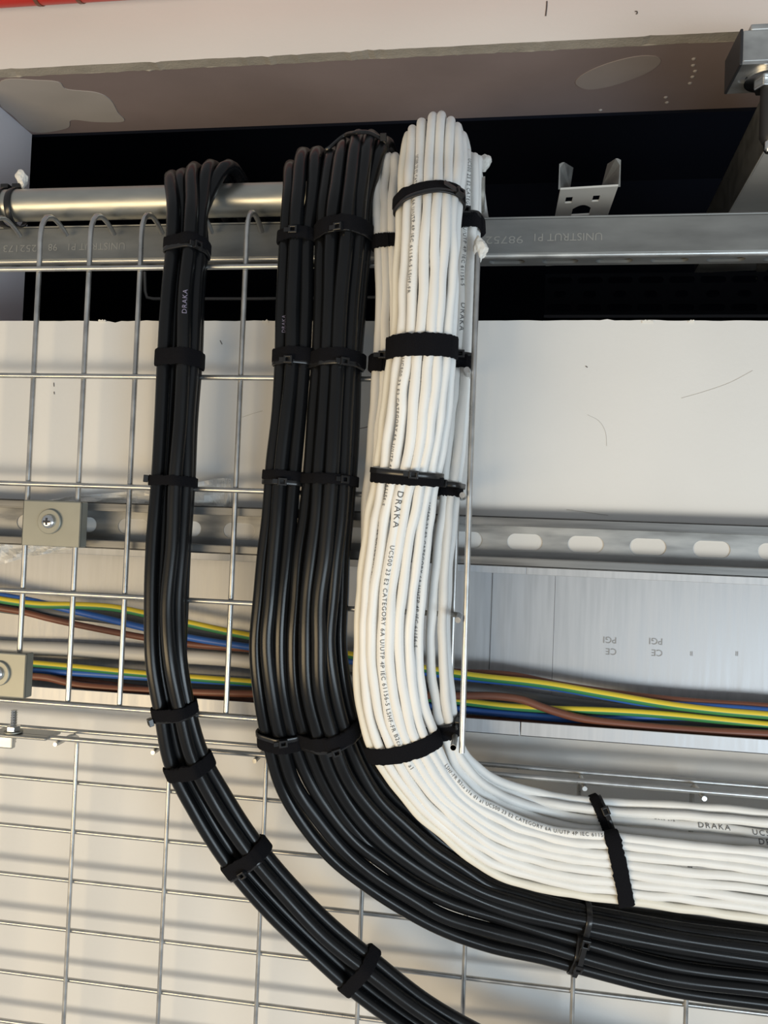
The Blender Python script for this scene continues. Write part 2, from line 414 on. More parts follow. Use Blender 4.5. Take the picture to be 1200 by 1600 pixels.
# ---- round tube lying over the top of the upright basket
YT = -.087; RT = .0145
zc = at(250, 316, YT)[2]; xe = at(757, 312, YT)[0]
m = MB(); n = 40; L = [(-.8, RT), (xe, RT), (xe, RT - .002), (xe - .25, RT - .002)]
ring = []
for (x, r) in L: ring += [(x, YT + r*math.cos(2*math.pi*k/n), zc + r*math.sin(2*math.pi*k/n)) for k in range(n)]
fc = [(i*n+k, i*n+(k+1) % n, (i+1)*n+(k+1) % n, (i+1)*n+k) for i in range(3) for k in range(n)]
m.add(ring, fc)
o = m.build('steel_tube', MT['tubemat'], smooth=True); tag(o, 'shiny galvanised round tube lying horizontally under the cable tops', 'tube')

# ---- upright wire basket
YB = -.122; RW = .0023
def wire(par, pts, name, r=RW, smooth_n=0, n=10):
    P = np.asarray(pts, float)
    if smooth_n: P = hermite(np.concatenate([[0], np.cumsum(np.linalg.norm(np.diff(P, axis=0), axis=1))]), P, np.linspace(0, np.linalg.norm(np.diff(P, axis=0), axis=1).sum(), smooth_n))
    m = MB(); m.tube(P, r, n, ref=(.31, -.7, .6)); return m.build(name, MT['wire'], par, smooth=True)
ub = empty('wire_basket', 'upright galvanised wire mesh basket hooked over the tube, holding the vertical cables', 'cable basket')
xa = at(52.5, 590, YB)[0]; xb = at(376, 590, YB)[0]; st = (xb - xa) / 4
zlow = at(107, 1103, YB)[2]
zap = at(75, 337, YB + .012)[2]
YF = -.160
hook_z = [(YB, 0), ]
NV = 10
x_right = at(712, 850, YB)[0]
vx = [xa + st * k for k in range(-2, 9) if xa + st * k < x_right - .01] + [x_right]
for k, X in enumerate(vx):
    if X < x_right:
        pts = [(X, YB, zlow)] + [(X, YB, zlow + (zap - .03 - zlow) * t) for t in (.2, .4, .6, .8, .97)]
        pts += [(X, YB, zap - .02), (X, YB + .002, zap - .011), (X, YB + .008, zap - .003), (X, YB + .017, zap), (X, YB + .026, zap - .001), (X, YB + .034, zap - .0035), (X, YB + .0405, zap - .0068)]
        wire(ub, pts, 'upright_wire', smooth_n=70)
    else:
        wire(ub, [(X, YB, at(705, 1172, YB)[2]), (X, YB, at(715, 300, YB)[2])], 'upright_wire')
hz = [at(0, y, YB - .004)[2] for y in (421, 586.5, 754.5, 922, 1093)]
xfl = at(732, 760, YF)[0]
for i, z in enumerate(hz):
    if i == 0:
        pts = [(-.8, YB - .0041, z), (x_right + .004, YB - .0041, z)]; wire(ub, pts, 'cross_wire')
    else:
        pts = [(-.8, YB - .0041, z), (xfl - .012, YB - .0041, z), (xfl - .0085, YB - .0048, z), (xfl - .006, YB - .0072, z), (xfl - .0046, YB - .011, z), (xfl - .0042, YB - .016, z), (xfl - .0042, YF - .006, z)]
        wire(ub, pts, 'cross_wire')
for z in [at(718, 1166, YF)[2]]:
    wire(ub, [(x_right - .03, YB - .0041, z), (xfl - .012, YB - .0041, z), (xfl - .0085, YB - .0048, z), (xfl - .006, YB - .0072, z), (xfl - .0046, YB - .011, z), (xfl - .0042, YB - .016, z), (xfl - .0042, YF - .006, z)], 'cross_wire')
wire(ub, [at(746.5, 392, YF), at(734, 760, YF), at(721.5, 1176, YF)], 'edge_wire', r=.0023)

# ---- lower wire basket running sideways along the wall
YC = -.029
lb = empty('wire_basket', 'long galvanised wire mesh basket running sideways along the wall at the bottom', 'cable basket')
zz = [at(0, y, YC)[2] for y in (1212, 1288, 1365, 1441, 1517)]
dz = (zz[-1] - zz[0]) / 4
ztop = at(118, 1146, YC - .004)[2]
for k in range(7): wire(lb, [(-.85, YC, zz[0] + dz * k), (.75, YC, zz[0] + dz * k)], 'long_wire', r=.0022)
xv = [at(a, b, YC - .0042)[0] for a, b in ((110, 1380), (254, 1400), (405, 1400), (560, 1450), (722, 1540), (894.5, 1560), (1072, 1565))]
step = (xv[-1] - xv[0]) / 6; YD = -.073
for k in range(-2, 10):
    X = xv[0] + step * k
    pts = [(X, YC - .0042, zz[0] + dz * 6.4), (X, YC - .0042, (zz[0] + ztop) / 2), (X, YC - .0042, ztop - .008), (X, YC - .006, ztop - .002), (X, YC - .012, ztop), (X, YD + .01, ztop), (X, YD, ztop)]
    P = [(X, YC - .0042, z) for z in np.linspace(zz[0] + dz * 6.4, ztop - .01, 8)] + [tuple(p) for p in pts[2:]]
    wire(lb, P, 'cross_wire', r=.0021, smooth_n=60)
wire(lb, [(-.85, YC - .0085, ztop + .0035), (.75, YC - .0085, ztop + .0035)], 'long_wire', r=.0022)
wire(lb, [(-.85, YD + .006, ztop + .0042), (.75, YD + .006, ztop + .0042)], 'long_wire', r=.0024)

# ---- galvanised trunking on the wall with its lid off
YK = -.052; YKB = -.003
tr = empty('cable_trunking', 'open galvanised cable trunking on the wall carrying coloured wires', 'trunking')
zt3 = at(742, 877, YK)[2]; zl3 = at(742, 894, YK)[2]; zb3 = at(731, 1144, YK)[2]; zm3 = at(731, 1122, YK)[2]
seam_l = [at(813, 1140, YK)[0]]; seam_t = [at(822, 890, YK)[0]]
seam_b = [at(767, 980, YKB)[0], at(865, 980, YKB)[0]]
XA, XB = -.85, .75
def runs(seams): e = [XA] + list(seams) + [XB]; return list(zip(e[:-1], e[1:]))
for k, (a, b) in enumerate(runs(seam_b)):
    m = MB(); d = (.0012, 0, .0006)[k]; m.box((a + .0002, YKB - .0012 + d - .0012, zb3 + .001), (b - .0002, YKB + d - .0012, zt3 - .001)); m.build('back_panel', MT['galv_sheet'], tr)
for (a, b) in runs(seam_t):
    m = MB(); m.box((a + .0003, YK, zl3), (b - .0003, YK + .0012, zt3)); m.box((a + .0003, YK, zt3 - .0012), (b - .0003, YKB - .003, zt3)); m.build('top_lip', MT['galv_sheet'], tr, bevel=.0004)
for (a, b) in runs(seam_l):
    m = MB(); m.box((a + .0004, YK, zb3), (b - .0004, YK + .0012, zm3)); m.box((a + .0004, YK, zb3), (b - .0004, YKB - .003, zb3 + .0012)); m.build('bottom_lip', MT['galv_sheet'], tr, bevel=.0004)
for (px, py) in ((955, 1010), (1027, 1012)):
    for (t, dy) in (('PGI', -9), ('CE', 9)):
        p = at(px + 9, py + dy - 5, YKB - .0022); flat_text(t, .0085, p, (-1, 0, 0), (0, 0, -1), MT['stamp_dark'], tr)
for px in (1083, 1154):
    p = at(px, 1018, YKB - .0022); flat_text('ll', .006, p, (-1, 0, 0), (0, 0, -1), MT['stamp_dark'], tr)

# ---- clamp plates with screws holding the basket to the strut
def clamp(label, pc, hw, hh, pscrew):
    e = empty('clamp_plate', label, 'clamp')
    c = at(*pc, YB - .011); m = MB()
    m.box((c[0] - hw, c[1], c[2] - hh), (c[0] + hw, c[1] + .0025, c[2] + hh))
    m.box((c[0] + hw - .0025, c[1], c[2] - hh), (c[0] + hw, c[1] + .011, c[2] + hh))
    m.box((c[0] - hw, c[1], c[2] - hh), (c[0] - hw + .0025, c[1] + .011, c[2] + hh))
    m.build('plate', MT['zinc_plate'], e, bevel=.0012)
    q = at(*pscrew, YB - .0115)
    m = MB(); m.lathe(q, (0, -1, 0), [(.0108, -.001), (.0108, .0012), (.0102, .0018), (.002, .0018)], 36); m.build('washer', MT['zinc_plate'], e, smooth=True, flat_angle=.5)
    m = MB(); m.lathe(q + np.array([0, -.0016, 0]), (0, -1, 0), [(.0062, 0), (.0062, .0012), (.0054, .0026), (.0036, .0035), (.0012, .0038)], 32)
    sc = m.build('screw_head', MT['screw'], e, smooth=True, flat_angle=.9)
    m = MB(); zc_ = q + np.array([0, -.0052, 0])
    m.obox(zc_, (.0032, 0, 0), (0, .0005, 0), (0, 0, .0008)); m.obox(zc_, (.0008, 0, 0), (0, .00052, 0), (0, 0, .0032)); m.build('recess_shade', MT['void_metal'], sc)  # raised dark cross stands in for the shade inside the recess
    return e
clamp('square zinc clamp plate with a cross-head screw on the slotted strut', (80, 818), .0275, .0198, (78, 815))
clamp('square zinc clamp plate cut by the left edge of the picture near the coloured wires', (-4, 1054), .0265, .0193, (-2, 1052))

# ---- coupling stud and nut on the lower basket, far left
e = empty('basket_coupler', 'zinc coupler with upright threaded stud and nut on the lower basket', 'coupler')
p = at(21, 1141, YD + .004)
m = MB()
for k in range(26): pass
prof = []
for k in range(28): prof.append((.0031 if k % 2 else .0026, -.012 + k * .00115))
m.lathe(p, (0, 0, 1), prof, 16); m.build('stud', MT['screw'], e, smooth=True)
m = MB(); m.lathe(p, (0, 0, 1), [(.0066, -.0005), (.0066, .0045)], 6); m.build('nut', MT['screw'], e, bevel=.0006)
m = MB(); m.lathe(p, (0, 0, 1), [(.0085, -.0018), (.0085, -.0006)], 24); m.build('washer', MT['zinc_plate'], e, smooth=True, flat_angle=.5)
m = MB(); m.obox(p + np.array([.008, .006, -.0042]), (.030, 0, 0), (0, .013, 0), (0, 0, .0016)); m.obox(p + np.array([-.01, -.004, -.010]), (.014, 0, 0), (0, .003, 0), (0, 0, .006)); m.build('saddle', MT['galv'], e, bevel=.0015)

# ---- short U channel pointing out of the opening
yq = YS + SD + .012
A = at(875.5, 296.5, yq); B = at(966, 291, yq)
e = empty('channel_end', 'short upturned steel channel end poking out above the strut, right of the white cables', 'channel')
L_ = .20; W_ = np.linalg.norm(B - A); sdir = unit(B - A); sdir[1] = 0; sdir = unit(sdir)
m = MB()
# web with its two square slots and one wide slot, cut as rows of strips
dep = lambda px, py: None
webz = A[2]
r1a, r1b = .017, .030
cols1 = [(0, .13), (.255, .615), (.74, 1.0)]
def strip(u0, u1, v0, v1): m.prism([A + sdir*W_*u0 + np.array([0, v0, 0]), A + sdir*W_*u1 + np.array([0, v0, 0]), A + sdir*W_*u1 + np.array([0, v1, 0]), A + sdir*W_*u0 + np.array([0, v1, 0])], (0, 0, .0018))
strip(0, 1, 0, r1a)
for a, b in cols1: strip(a, b, r1a, r1b)
strip(0, 1, r1b, .036); strip(0, .30, .036, .060); strip(.64, 1, .036, .060); strip(0, 1, .060, L_)
for cx in (.30, .64):
    pass
for k in range(8):
    t0, t1 = k / 8, (k + 1) / 8
    y0_ = .036; hh = .008
    def yy(t): return y0_ + hh * (1 - math.sin(math.pi * t))
    m.prism([A + sdir*W_*(.30 + .34*t0) + np.array([0, y0_ - .0001, 0]), A + sdir*W_*(.30 + .34*t1) + np.array([0, y0_ - .0001, 0]), A + sdir*W_*(.30 + .34*t1) + np.array([0, yy(t1), 0]), A + sdir*W_*(.30 + .34*t0) + np.array([0, yy(t0), 0])], (0, 0, .0018))
m.build('web', MT['grey_steel'], e)  # underside painted lighter, as if lit from below
ears = ([(875.5, 296, 0), (875, 262, 0), (877, 256, 0), (882, 253.5, 0), (896, 262, .03), (891, 294, .03)],
        [(966, 292, 0), (968.5, 258, 0), (967, 250, 0), (962, 247.5, 0), (949, 256, .03), (940, 291, .03)])
for side, ear in enumerate(ears):
    mm = MB(); mm.prism([at(a, b, yq + c) for a, b, c in ear], np.array([.0018 * (-1 if side else 1) * -1, 0, 0])); mm.build('side_flange', MT['galv_dull'], e)
# ---- big box channel running back into the opening, upper right
e = empty('channel_beam', 'large dull steel channel running back into the opening at the upper right', 'channel')
dv = unit(ray(908, 736)); upv = np.array([0, 0, 1.0]); upv = unit(upv - dv * (upv @ dv)); sv = unit(np.cross(dv, upv))
yb = -.02
P0 = at(1215, 199, yb); L_ = .55; W_ = .12; H_ = .062
P0 = P0 - dv * .02
m = MB(); m.prism([P0, P0 + dv*L_, P0 + dv*L_ + upv*H_, P0 + upv*H_], sv*.0025); m.prism([P0 + upv*(H_ - .0025), P0 + dv*L_ + upv*(H_ - .0025), P0 + dv*L_ + upv*H_, P0 + upv*H_], sv*.015)
m.build('side_flange', MT['strut_dark'], e, bevel=.001)  # side made darker in colour to stand for shade
m = MB()
def wst(u0, u1, v0, v1): m.prism([P0 + sv*u0 + dv*v0, P0 + sv*u1 + dv*v0, P0 + sv*u1 + dv*v1, P0 + sv*u0 + dv*v1], upv*.0025)
hs_ = (.118, .130, .142, .158)
wst(0, W_, 0, .105); wst(0, .024, .105, .119); wst(.036, W_, .105, .119); wst(0, W_, .119, .127); wst(0, .024, .127, .141); wst(.050, W_, .127, .141); wst(0, W_, .141, L_)
m.build('web', MT['grey_steel'], e)  # underside painted lighter than the side, as if lit from below
m = MB(); m.prism([P0 - upv*.0022 + sv*.0005, P0 - upv*.0022 + sv*W_, P0 - upv*.0022 + sv*W_ + dv*.062, P0 - upv*.0022 + sv*.0005 + dv*.062], upv*.0022)
m.build('joint_sleeve', MT['grey_steel'], e, bevel=.0006)
mm = MB(); mm.box(tuple(P0 + sv*W_ - np.array([.002, 0, 0])), tuple(P0 + sv*W_ + np.array([.0, .0, .0]) + np.array([.0005, .45, .06]))); mm.build('side_flange', MT['galv_dull'], e)

# ---- strut offcut with hanging rod, top right corner
e = empty('strut_bracket', 'cut galvanised strut end with washer and hanging rod in the top right corner', 'strut channel')
yf = -.115
zlo = at(1160, 101, yf)[2]; ztp = at(1160, 47, yf)[2]; xl = at(1160, 90, yf)[0]; dp = .041; xrr = xl + .12
m = MB(); t = .0026
m.box((xl, yf, zlo + .002), (xrr, yf + t, ztp)); m.box((xl, yf + dp - t, zlo + .002), (xrr, yf + dp, ztp))
m.box((xl + .006, yf + .001, ztp), (xrr, yf + .010, ztp + .0055)); m.box((xl + .006, yf + dp - .010, ztp), (xrr, yf + dp - .001, ztp + .0055))
m.build('side_faces', MT['galv'], e, bevel=.0015)
m = MB(); m.slot_plate((xl, yf, zlo), (1, 0, 0), (0, 1, 0), (0, 0, 1), xrr - xl, dp, [(.0012 + .010, .0215, .0035, .0045), (.06, .0205, .0078, .006)], .0026); m.build('slotted_web', MT['galv'], e)
m = MB(); m.box((xl - .0022, yf - .0006, zlo - .0004), (xl + .0002, yf + dp + .0004, ztp + .001)); m.build('end_cap', MT['rubber'], e, bevel=.0008)
q = np.array([at(1210, 131, yf)[0], yf + dp * .5, zlo])
m = MB(); m.lathe(q, (0, 0, -1), [(.0165, 0), (.0165, .0025), (.015, .0032), (.006, .0032)], 32); m.build('washer', MT['screw'], e, smooth=True, flat_angle=.5)
m = MB(); m.lathe(q, (0, 0, -1), [(.0095, .003), (.0095, .010)], 6); m.build('nut', MT['screw'], e, bevel=.0008)
zr = at(1199, 222, yf + .02)[2]
m = MB(); m.lathe((q[0] + .004, q[1], zlo - .008), (0, 0, -1), [(.0078, 0), (.0078, (zlo - .008 - zr) - .004), (.006, (zlo - .008 - zr))], 20); m.build('rod_sleeve', MT['rubber'], e, smooth=True)
m = MB(); m.lathe((q[0] + .004, q[1], zr + .004), (0, 0, -1), [(.0045, 0), (.0045, .010), (.003, .0125)], 12); m.build('rod_tip', MT['screw'], e, smooth=True)

# ---- red pipe at the very top left
a = at(0, 8.5, -.05); b = at(130, 2.5, -.05)
m = MB(); m.tube([(x, -.05, a[2] + .0125) for x in np.linspace(-1.0, .98, 12)], .0125, 20)
o = m.build('red_pipe', MT['red'], smooth=True); tag(o, 'red pipe just showing at the top left corner', 'pipe')
for px in (58, 122):
    x = at(px, 5, -.05)[0]; mm = MB(); mm.tube([(x - .002, -.05, a[2] + .0125), (x + .002, -.05, a[2] + .0125)], .0134, 20); mm.build('pipe_clip', MT['brown'], o)

# ---- things dimly seen in the dark space
m = MB(); y_ = .2
pts = [at(226, 425, y_), at(227, 455, y_), at(230, 465, y_), at(240, 467, y_), at(400, 467, y_), at(700, 463, y_)]
m.tube(pts, .0022, 8); o = m.build('dark_rail', mat('rail_in_shadow', (.16, .165, .17), .5, metal=.5), smooth=True); tag(o, 'thin bent rail in the darkness behind the left cables', 'rail')
e = empty('perforated_tray', 'shade-darkened perforated cable tray barely visible in the space under the strut at right', 'cable tray')
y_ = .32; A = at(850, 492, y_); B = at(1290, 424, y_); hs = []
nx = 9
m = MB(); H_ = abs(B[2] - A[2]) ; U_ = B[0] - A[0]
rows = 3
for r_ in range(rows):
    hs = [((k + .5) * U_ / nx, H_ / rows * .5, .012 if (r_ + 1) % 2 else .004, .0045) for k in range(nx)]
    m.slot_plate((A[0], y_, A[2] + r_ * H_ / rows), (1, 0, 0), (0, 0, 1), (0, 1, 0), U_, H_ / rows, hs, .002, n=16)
m.build('perforated_plate', mat('tray_in_shadow', (.004, .005, .008), .8, spec=.1), e)  # darkness around the tray is put into its near-black colour
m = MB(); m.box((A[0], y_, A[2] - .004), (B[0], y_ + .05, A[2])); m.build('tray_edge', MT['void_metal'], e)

# ================================================================== CABLES
CABLES = {}
class Cable: pass
def make_cable(key, name, knots, P, r, material, label, cat, group, samples=150, n=14, wob=0.0, mfun=None, lump=0.0, ext=.32, ext0=0.0):
    c = Cable(); c.knots = np.asarray(knots, float); P = np.asarray(P, float)
    if wob:
        P = P.copy(); k = rng.normal(0, wob, P.shape); k[:, 1] *= .4; k[0] = 0; P += k
    if ext:                                                # run on beyond the frame
        dl = np.linalg.norm(P[-1] - P[-2]); c.knots = np.append(c.knots, c.knots[-1] + (c.knots[-1] - c.knots[-2]) * ext / dl)
        e_ = (P[-1] - P[-2]) / dl; P = np.vstack([P, P[-1] + np.array([1, .0, e_[2] * .25]) * ext]); samples = int(samples * 1.25)
    if ext0:
        dl = np.linalg.norm(P[1] - P[0]); c.knots = np.insert(c.knots, 0, c.knots[0] - (c.knots[1] - c.knots[0]) * ext0 / dl)
        P = np.vstack([P[0] + np.array([-1, 0, .05]) * ext0, P])
    c.P = P; c.r = r
    u = np.linspace(c.knots[0], c.knots[-1], samples)
    c.u = u; c.pts = hermite(c.knots, P, u)
    rad = np.full(samples, r)
    if lump:
        for ax in (0, 2):
            k = rng.normal(0, 1, samples + 12); k = np.convolve(k, np.hanning(9) / np.hanning(9).sum(), 'same')[6:-6]; c.pts[:, ax] += k * lump
        k = rng.normal(0, 1, samples + 12); rad = r * (1 + .07 * np.convolve(k, np.hanning(7) / np.hanning(7).sum(), 'same')[6:-6])
    c.rad = rad
    m = MB(); m.tube(c.pts, rad, n, mfun=mfun)
    c.obj = m.build(name, material, smooth=True, flat_angle=1.2); tag(c.obj, label, cat, group)
    CABLES[key] = c; return c
def cpos(c, u): return hermite(c.knots, c.P, np.array([u]))[0]
def ctan(c, u): return unit(cpos(c, u + 1e-3) - cpos(c, u - 1e-3))
def tail_into_void(apex, drop=0.0, dx=0.0):
    """points from inside the dark space up to the crest where the cable turns down"""
    a = np.asarray(apex)
    zl = lambda y: .395 * (y + .75) + .004 - drop
    b = [(3, .36), (2, .20), (1, .10)]
    return [np.array([a[0] + dx * k, a[1] + t, zl(a[1] + t)]) for k, t in b] + [a + np.array([dx * .4, .035, -.001])]


# ---- station tables (cable centre lines)
# white main group c1..c8, white right group c9..c12
wy = [250, 327, 430, 510, 600, 700, 790, 883, 1010, 1090]
WX = {1: [631, 627, 620, 616, 606, 596, 581, 567, 558, 562], 2: [642, 639, 631, 628, 617, 606, 592, 578, 568.5, 573],
      3: [655, 652, 645, 642, 633, 621, 605, 591, 580.5, 586], 4: [670.5, 668, 662, 658, 650, 638, 621, 606, 595.5, 601],
      5: [686, 683.5, 679, 674, 666, 653, 635, 619.5, 609, 616], 6: [701, 697, 693, 687, 680, 667, 650, 634, 623, 631],
      7: [715, 708.5, 705, 700, 691, 679, 664, 650, 638.5, 647], 8: [725, 716, 711, 707, 700, 689, 676, 664.5, 655, 663],
      9: [731.5, 728, 720.5, 716, 710, 701, 690, 679.5, 673, 679], 10: [744, 741, 733, 728.5, 724, 715, 703, 694.5, 689.5, 695],
      11: [738, 735, 728, 722, 719, 712, 702, 697, 694, 700], 12: [748, 746, 738, 733, 728, 721, 709, 700, 696, 703]}
APEX = {1: (637, 207), 2: (646, 196), 3: (661, 184), 4: (675, 173), 5: (690, 174), 6: (703, 180), 7: (717, 191), 8: (725, 206), 9: (730, 239), 10: (741, 251), 11: (736, 246), 12: (747, 258)}
LOW = [((580, 1181), (712, 1129)), ((640, 1268), (735, 1178)), ((692, 1314), (769, 1210)), ((763, 1366), (818, 1225)), ((824, 1388), (862, 1236)), ((893, 1401), (918, 1243)), ((954, 1411), (975, 1245)),
       ((1070, 1427), (1085, 1251)), ((1200, 1443), (1210, 1262)), ((1300, 1457), (1308, 1273))]
FR_A = {1: .05, 2: .135, 3: .235, 4: .335, 5: .435, 6: .53, 7: .625, 8: .72, 9: .82, 10: .915, 11: .95, 12: .965}
FR_B = {1: .04, 2: .115, 3: .20, 4: .285, 5: .37, 6: .455, 7: .535, 8: .605, 9: .685, 10: .775, 11: .86, 12: .945}
mix = [0, .25, .5, .75, .9, 1, 1, 1, 1, 1]
YM = [-.130, -.148, -.152, -.152, -.150, -.147, -.146, -.146, -.144, -.138]; YMl = [-.130, -.118, -.108, -.098, -.092, -.089, -.087, -.084, -.082, -.080]
YR = [-.122, -.138, -.142, -.142, -.142, -.142, -.142, -.141, -.139, -.134]; YRl = [-.126, -.112, -.098, -.082, -.072, -.067, -.064, -.062, -.060, -.059]
AMP = [.026, .038, .042, .042, .040, .036, .032, .029, .026, .023, .020, .012, .011, .010, .010, .010, .009, .008, .008, .008]
kn_w = np.concatenate([[-160, -100, -55, -25], [0], np.array(wy) - 200.0, 975 + np.array([0, 100, 175, 260, 325, 395, 458, 575, 705, 805.])])
WLAB = {1: 'outermost white data cable, along the left and bottom rim of the big white bundle', 2: 'second white data cable from the left rim of the big white bundle',
        3: 'third white data cable from the left in the big bundle, finely printed', 4: 'white data cable with the large vertical print in the big white bundle',
        5: 'fifth white data cable from the left, right of the one with large print', 6: 'sixth white data cable from the left in the big white bundle',
        7: 'seventh white data cable from the left in the big white bundle', 8: 'printed white data cable at the right rim of the big white bundle',
        9: 'left front white data cable of the slim group beside the basket edge', 10: 'right front white data cable of the slim group beside the basket edge',
        11: 'white data cable second from the top where the bundle runs off right', 12: 'topmost white data cable where the bundle runs off right under the basket rim'}
RWH = .0038
for i in range(1, 13):
    main = i <= 8
    a = (i - 4.5) / 4.3 if main else (0.3 if i in (9, 10) else 0)
    P = []
    depth = []
    for k in range(20):
        if main: y = (YM + YMl)[k] - AMP[k] * math.sqrt(max(0, 1 - a * a))
        else: y = (YR + YRl)[k] - (.004 if i in (9, 10) else -.006)
        if i == 12 and k >= 14: y = YRl[k - 10] + .004
        if i == 11 and k >= 14: y = YRl[k - 10] - .003
        depth.append(y)
    ap = APEX[i]
    A0 = at(ap[0], ap[1] + 8.5, (-.108 if main else -.104) - (.006 * math.sqrt(max(0, 1 - a * a)) if main else 0))
    P += tail_into_void(A0, 0, .004 * (i - 5) / 4); P.append(A0)
    for k in range(10): P.append(at(WX[i][k], wy[k], depth[k]))
    for k in range(10):
        f = FR_A[i] * (1 - mix[k]) + FR_B[i] * mix[k]
        o_, n_ = np.array(LOW[k][0]), np.array(LOW[k][1]); q = o_ + (n_ - o_) * f; P.append(at(q[0], q[1], depth[10 + k]))
    make_cable('w%d' % i, 'data_cable', kn_w, P, RWH, MT['warm_lit_white'] if i == 1 else MT['white'], WLAB[i], 'cable', 'white data cables', samples=220, wob=.0005, lump=.0008)  # outermost cable carries the warm light in its tint
# left rear white group
LX = {1: [590.5, 589, 592, 592, 587, 580, 572, 572, 570, 577], 2: [601, 600, 603, 604, 598, 590, 584, 590, 592, 600], 3: [613.5, 612.5, 615, 616, 612, 606, 602, 610, 616, 628]}
LAP = {1: (594, 258), 2: (608, 239), 3: (619, 239)}
YLf = [-.118, -.134, -.139, -.139, -.139, -.137, -.136, -.134, -.131, -.126]
LLAB = {1: 'leftmost shaded white data cable standing behind the big white bundle', 2: 'middle shaded white data cable standing behind the big white bundle', 3: 'shaded white data cable tucked closest behind the big white bundle'}
for i in (1, 2, 3):
    A0 = at(LAP[i][0], LAP[i][1] + 8, -.102); P = tail_into_void(A0, .002, 0) + [A0]
    for k in range(10): P.append(at(LX[i][k], wy[k] + (30 if k == 0 else 0), YLf[k]))
    for k in range(10):
        f = (.10, .27, .46)[i - 1]; o_, n_ = np.array(LOW[k][0]), np.array(LOW[k][1]); q = o_ + (n_ - o_) * f; P.append(at(q[0], q[1], max(YMl[k] + .011, -.12)))
    kn = kn_w.copy(); kn[:5] -= (0, 0, 0, 0, 0); make_cable('l%d' % i, 'data_cable', kn, P, RWH, MT['white'], LLAB[i], 'cable', 'white data cables', samples=200, wob=.0004, lump=.0008)

# ---- black groups: edges (left, right) in stations, cables as fractions across
def black_group(key, stations, apexes, fr, frl, lay, r, labels, group, mixs, ycrest=-.104, wob=.0006):
    C = [((s[0] + s[2]) / 2, (s[1] + s[3]) / 2) for s in stations]
    d = np.concatenate([[0], np.cumsum([math.hypot(C[i+1][0]-C[i][0], C[i+1][1]-C[i][1]) for i in range(len(C)-1)])])
    kn = np.concatenate([[-160, -105, -62, -32], [0], d + 45])
    for i, ap in enumerate(apexes):
        A0 = at(ap[0], ap[1] + 11, ycrest + ap[2]); P = tail_into_void(A0, .0, ap[3] if len(ap) > 3 else 0) + [A0]
        for k, s in enumerate(stations):
            t = mixs[k]; f = fr[i] * (1 - t) + frl[i] * t
            q = (s[0] + (s[2] - s[0]) * f, s[1] + (s[3] - s[1]) * f)
            y = s[4] + lay[i] * (s[5] if len(s) > 5 else 1.0)
            P.append(at(q[0], q[1], y))
        make_cable('%s%d' % (key, i + 1), 'power_cable', kn, P, r, MT['black'], labels[i], 'cable', group, samples=200, n=16, wob=wob)
    return kn
B1S = [(261, 320, 331, 320, -.134), (260, 390, 327, 390, -.140), (252, 450, 321, 450, -.142), (248, 560, 315, 560, -.142), (243, 650, 309, 655, -.141), (236, 750, 304, 752, -.141), (231, 850, 299, 850, -.141), (228, 950, 292, 948, -.141), (231, 1040, 292, 1030, -.140), (243, 1120, 306, 1100, -.134),
       (259, 1198, 325, 1172, -.126), (295, 1272, 360, 1235, -.114), (345, 1352, 403, 1300, -.104), (410, 1430, 462, 1372, -.096), (480, 1497, 526, 1440, -.088), (545, 1552, 590, 1492, -.083), (640, 1622, 676, 1558, -.080), (740, 1680, 772, 1612, -.077), (860, 1732, 890, 1660, -.075)]
kn_b1 = black_group('b1', B1S, [(270, 266, 0, 0), (286, 262, .002, 0), (306, 252, -.004, .002), (330, 248, -.004, .004), (357, 249, 0, .010)],
    [.15, .34, .56, .78, .85], [.14, .36, .60, .86, .74], [0, .0085, -.006, .003, .012], .0059,
    ['leftmost black cable of the separate left bundle', 'rear black cable second from left at the crest of the left bundle', 'middle front black cable of the left bundle', 'black cable of the left bundle, fourth from left at the crest', 'rightmost black cable of the left bundle, curling over the tube'],
    'black cables in the left bundle', [0]*8 + [.3, .6] + [1]*9)
B2S = [(444, 300, 496, 300, -.134), (439, 372, 489, 372, -.140), (436, 470, 487, 470, -.141), (433, 583, 482, 583, -.141), (427, 650, 476, 650, -.141), (419, 717, 470, 717, -.141), (411, 817, 464, 817, -.141), (405, 867, 459, 867, -.141), (397, 933, 452, 933, -.141), (393, 1010, 447, 1005, -.140), (397, 1085, 452, 1076, -.136),
       (413, 1172, 469, 1150, -.126), (434, 1240, 488, 1208, -.116), (468, 1295, 520, 1257, -.108), (512, 1349, 560, 1304, -.100), (565, 1390, 606, 1340, -.094), (621, 1427, 652, 1371, -.088), (680, 1457, 704, 1400, -.083), (762, 1484, 780, 1425, -.078), (850, 1507, 864, 1449, -.075), (905, 1521, 916, 1466, -.073), (1033, 1553, 1040, 1500, -.071), (1200, 1576, 1204, 1520, -.070), (1310, 1590, 1312, 1532, -.069)]
m2 = [0]*8 + [.3, .6] + [1]*14
black_group('b2', B2S, [(455, 249, 0, 0), (475, 228, -.003, .001), (494, 225, -.003, .003)], [.14, .42, .82], [.16, .50, .84], [.003, -.004, .0], .0059,
    ['black cable on the left rim of the middle bundle, outermost at the bottom sweep', 'middle black cable of the three in the middle bundle', 'right hand black cable of the three in the middle bundle'], 'black cables in the middle and right bundles', m2)
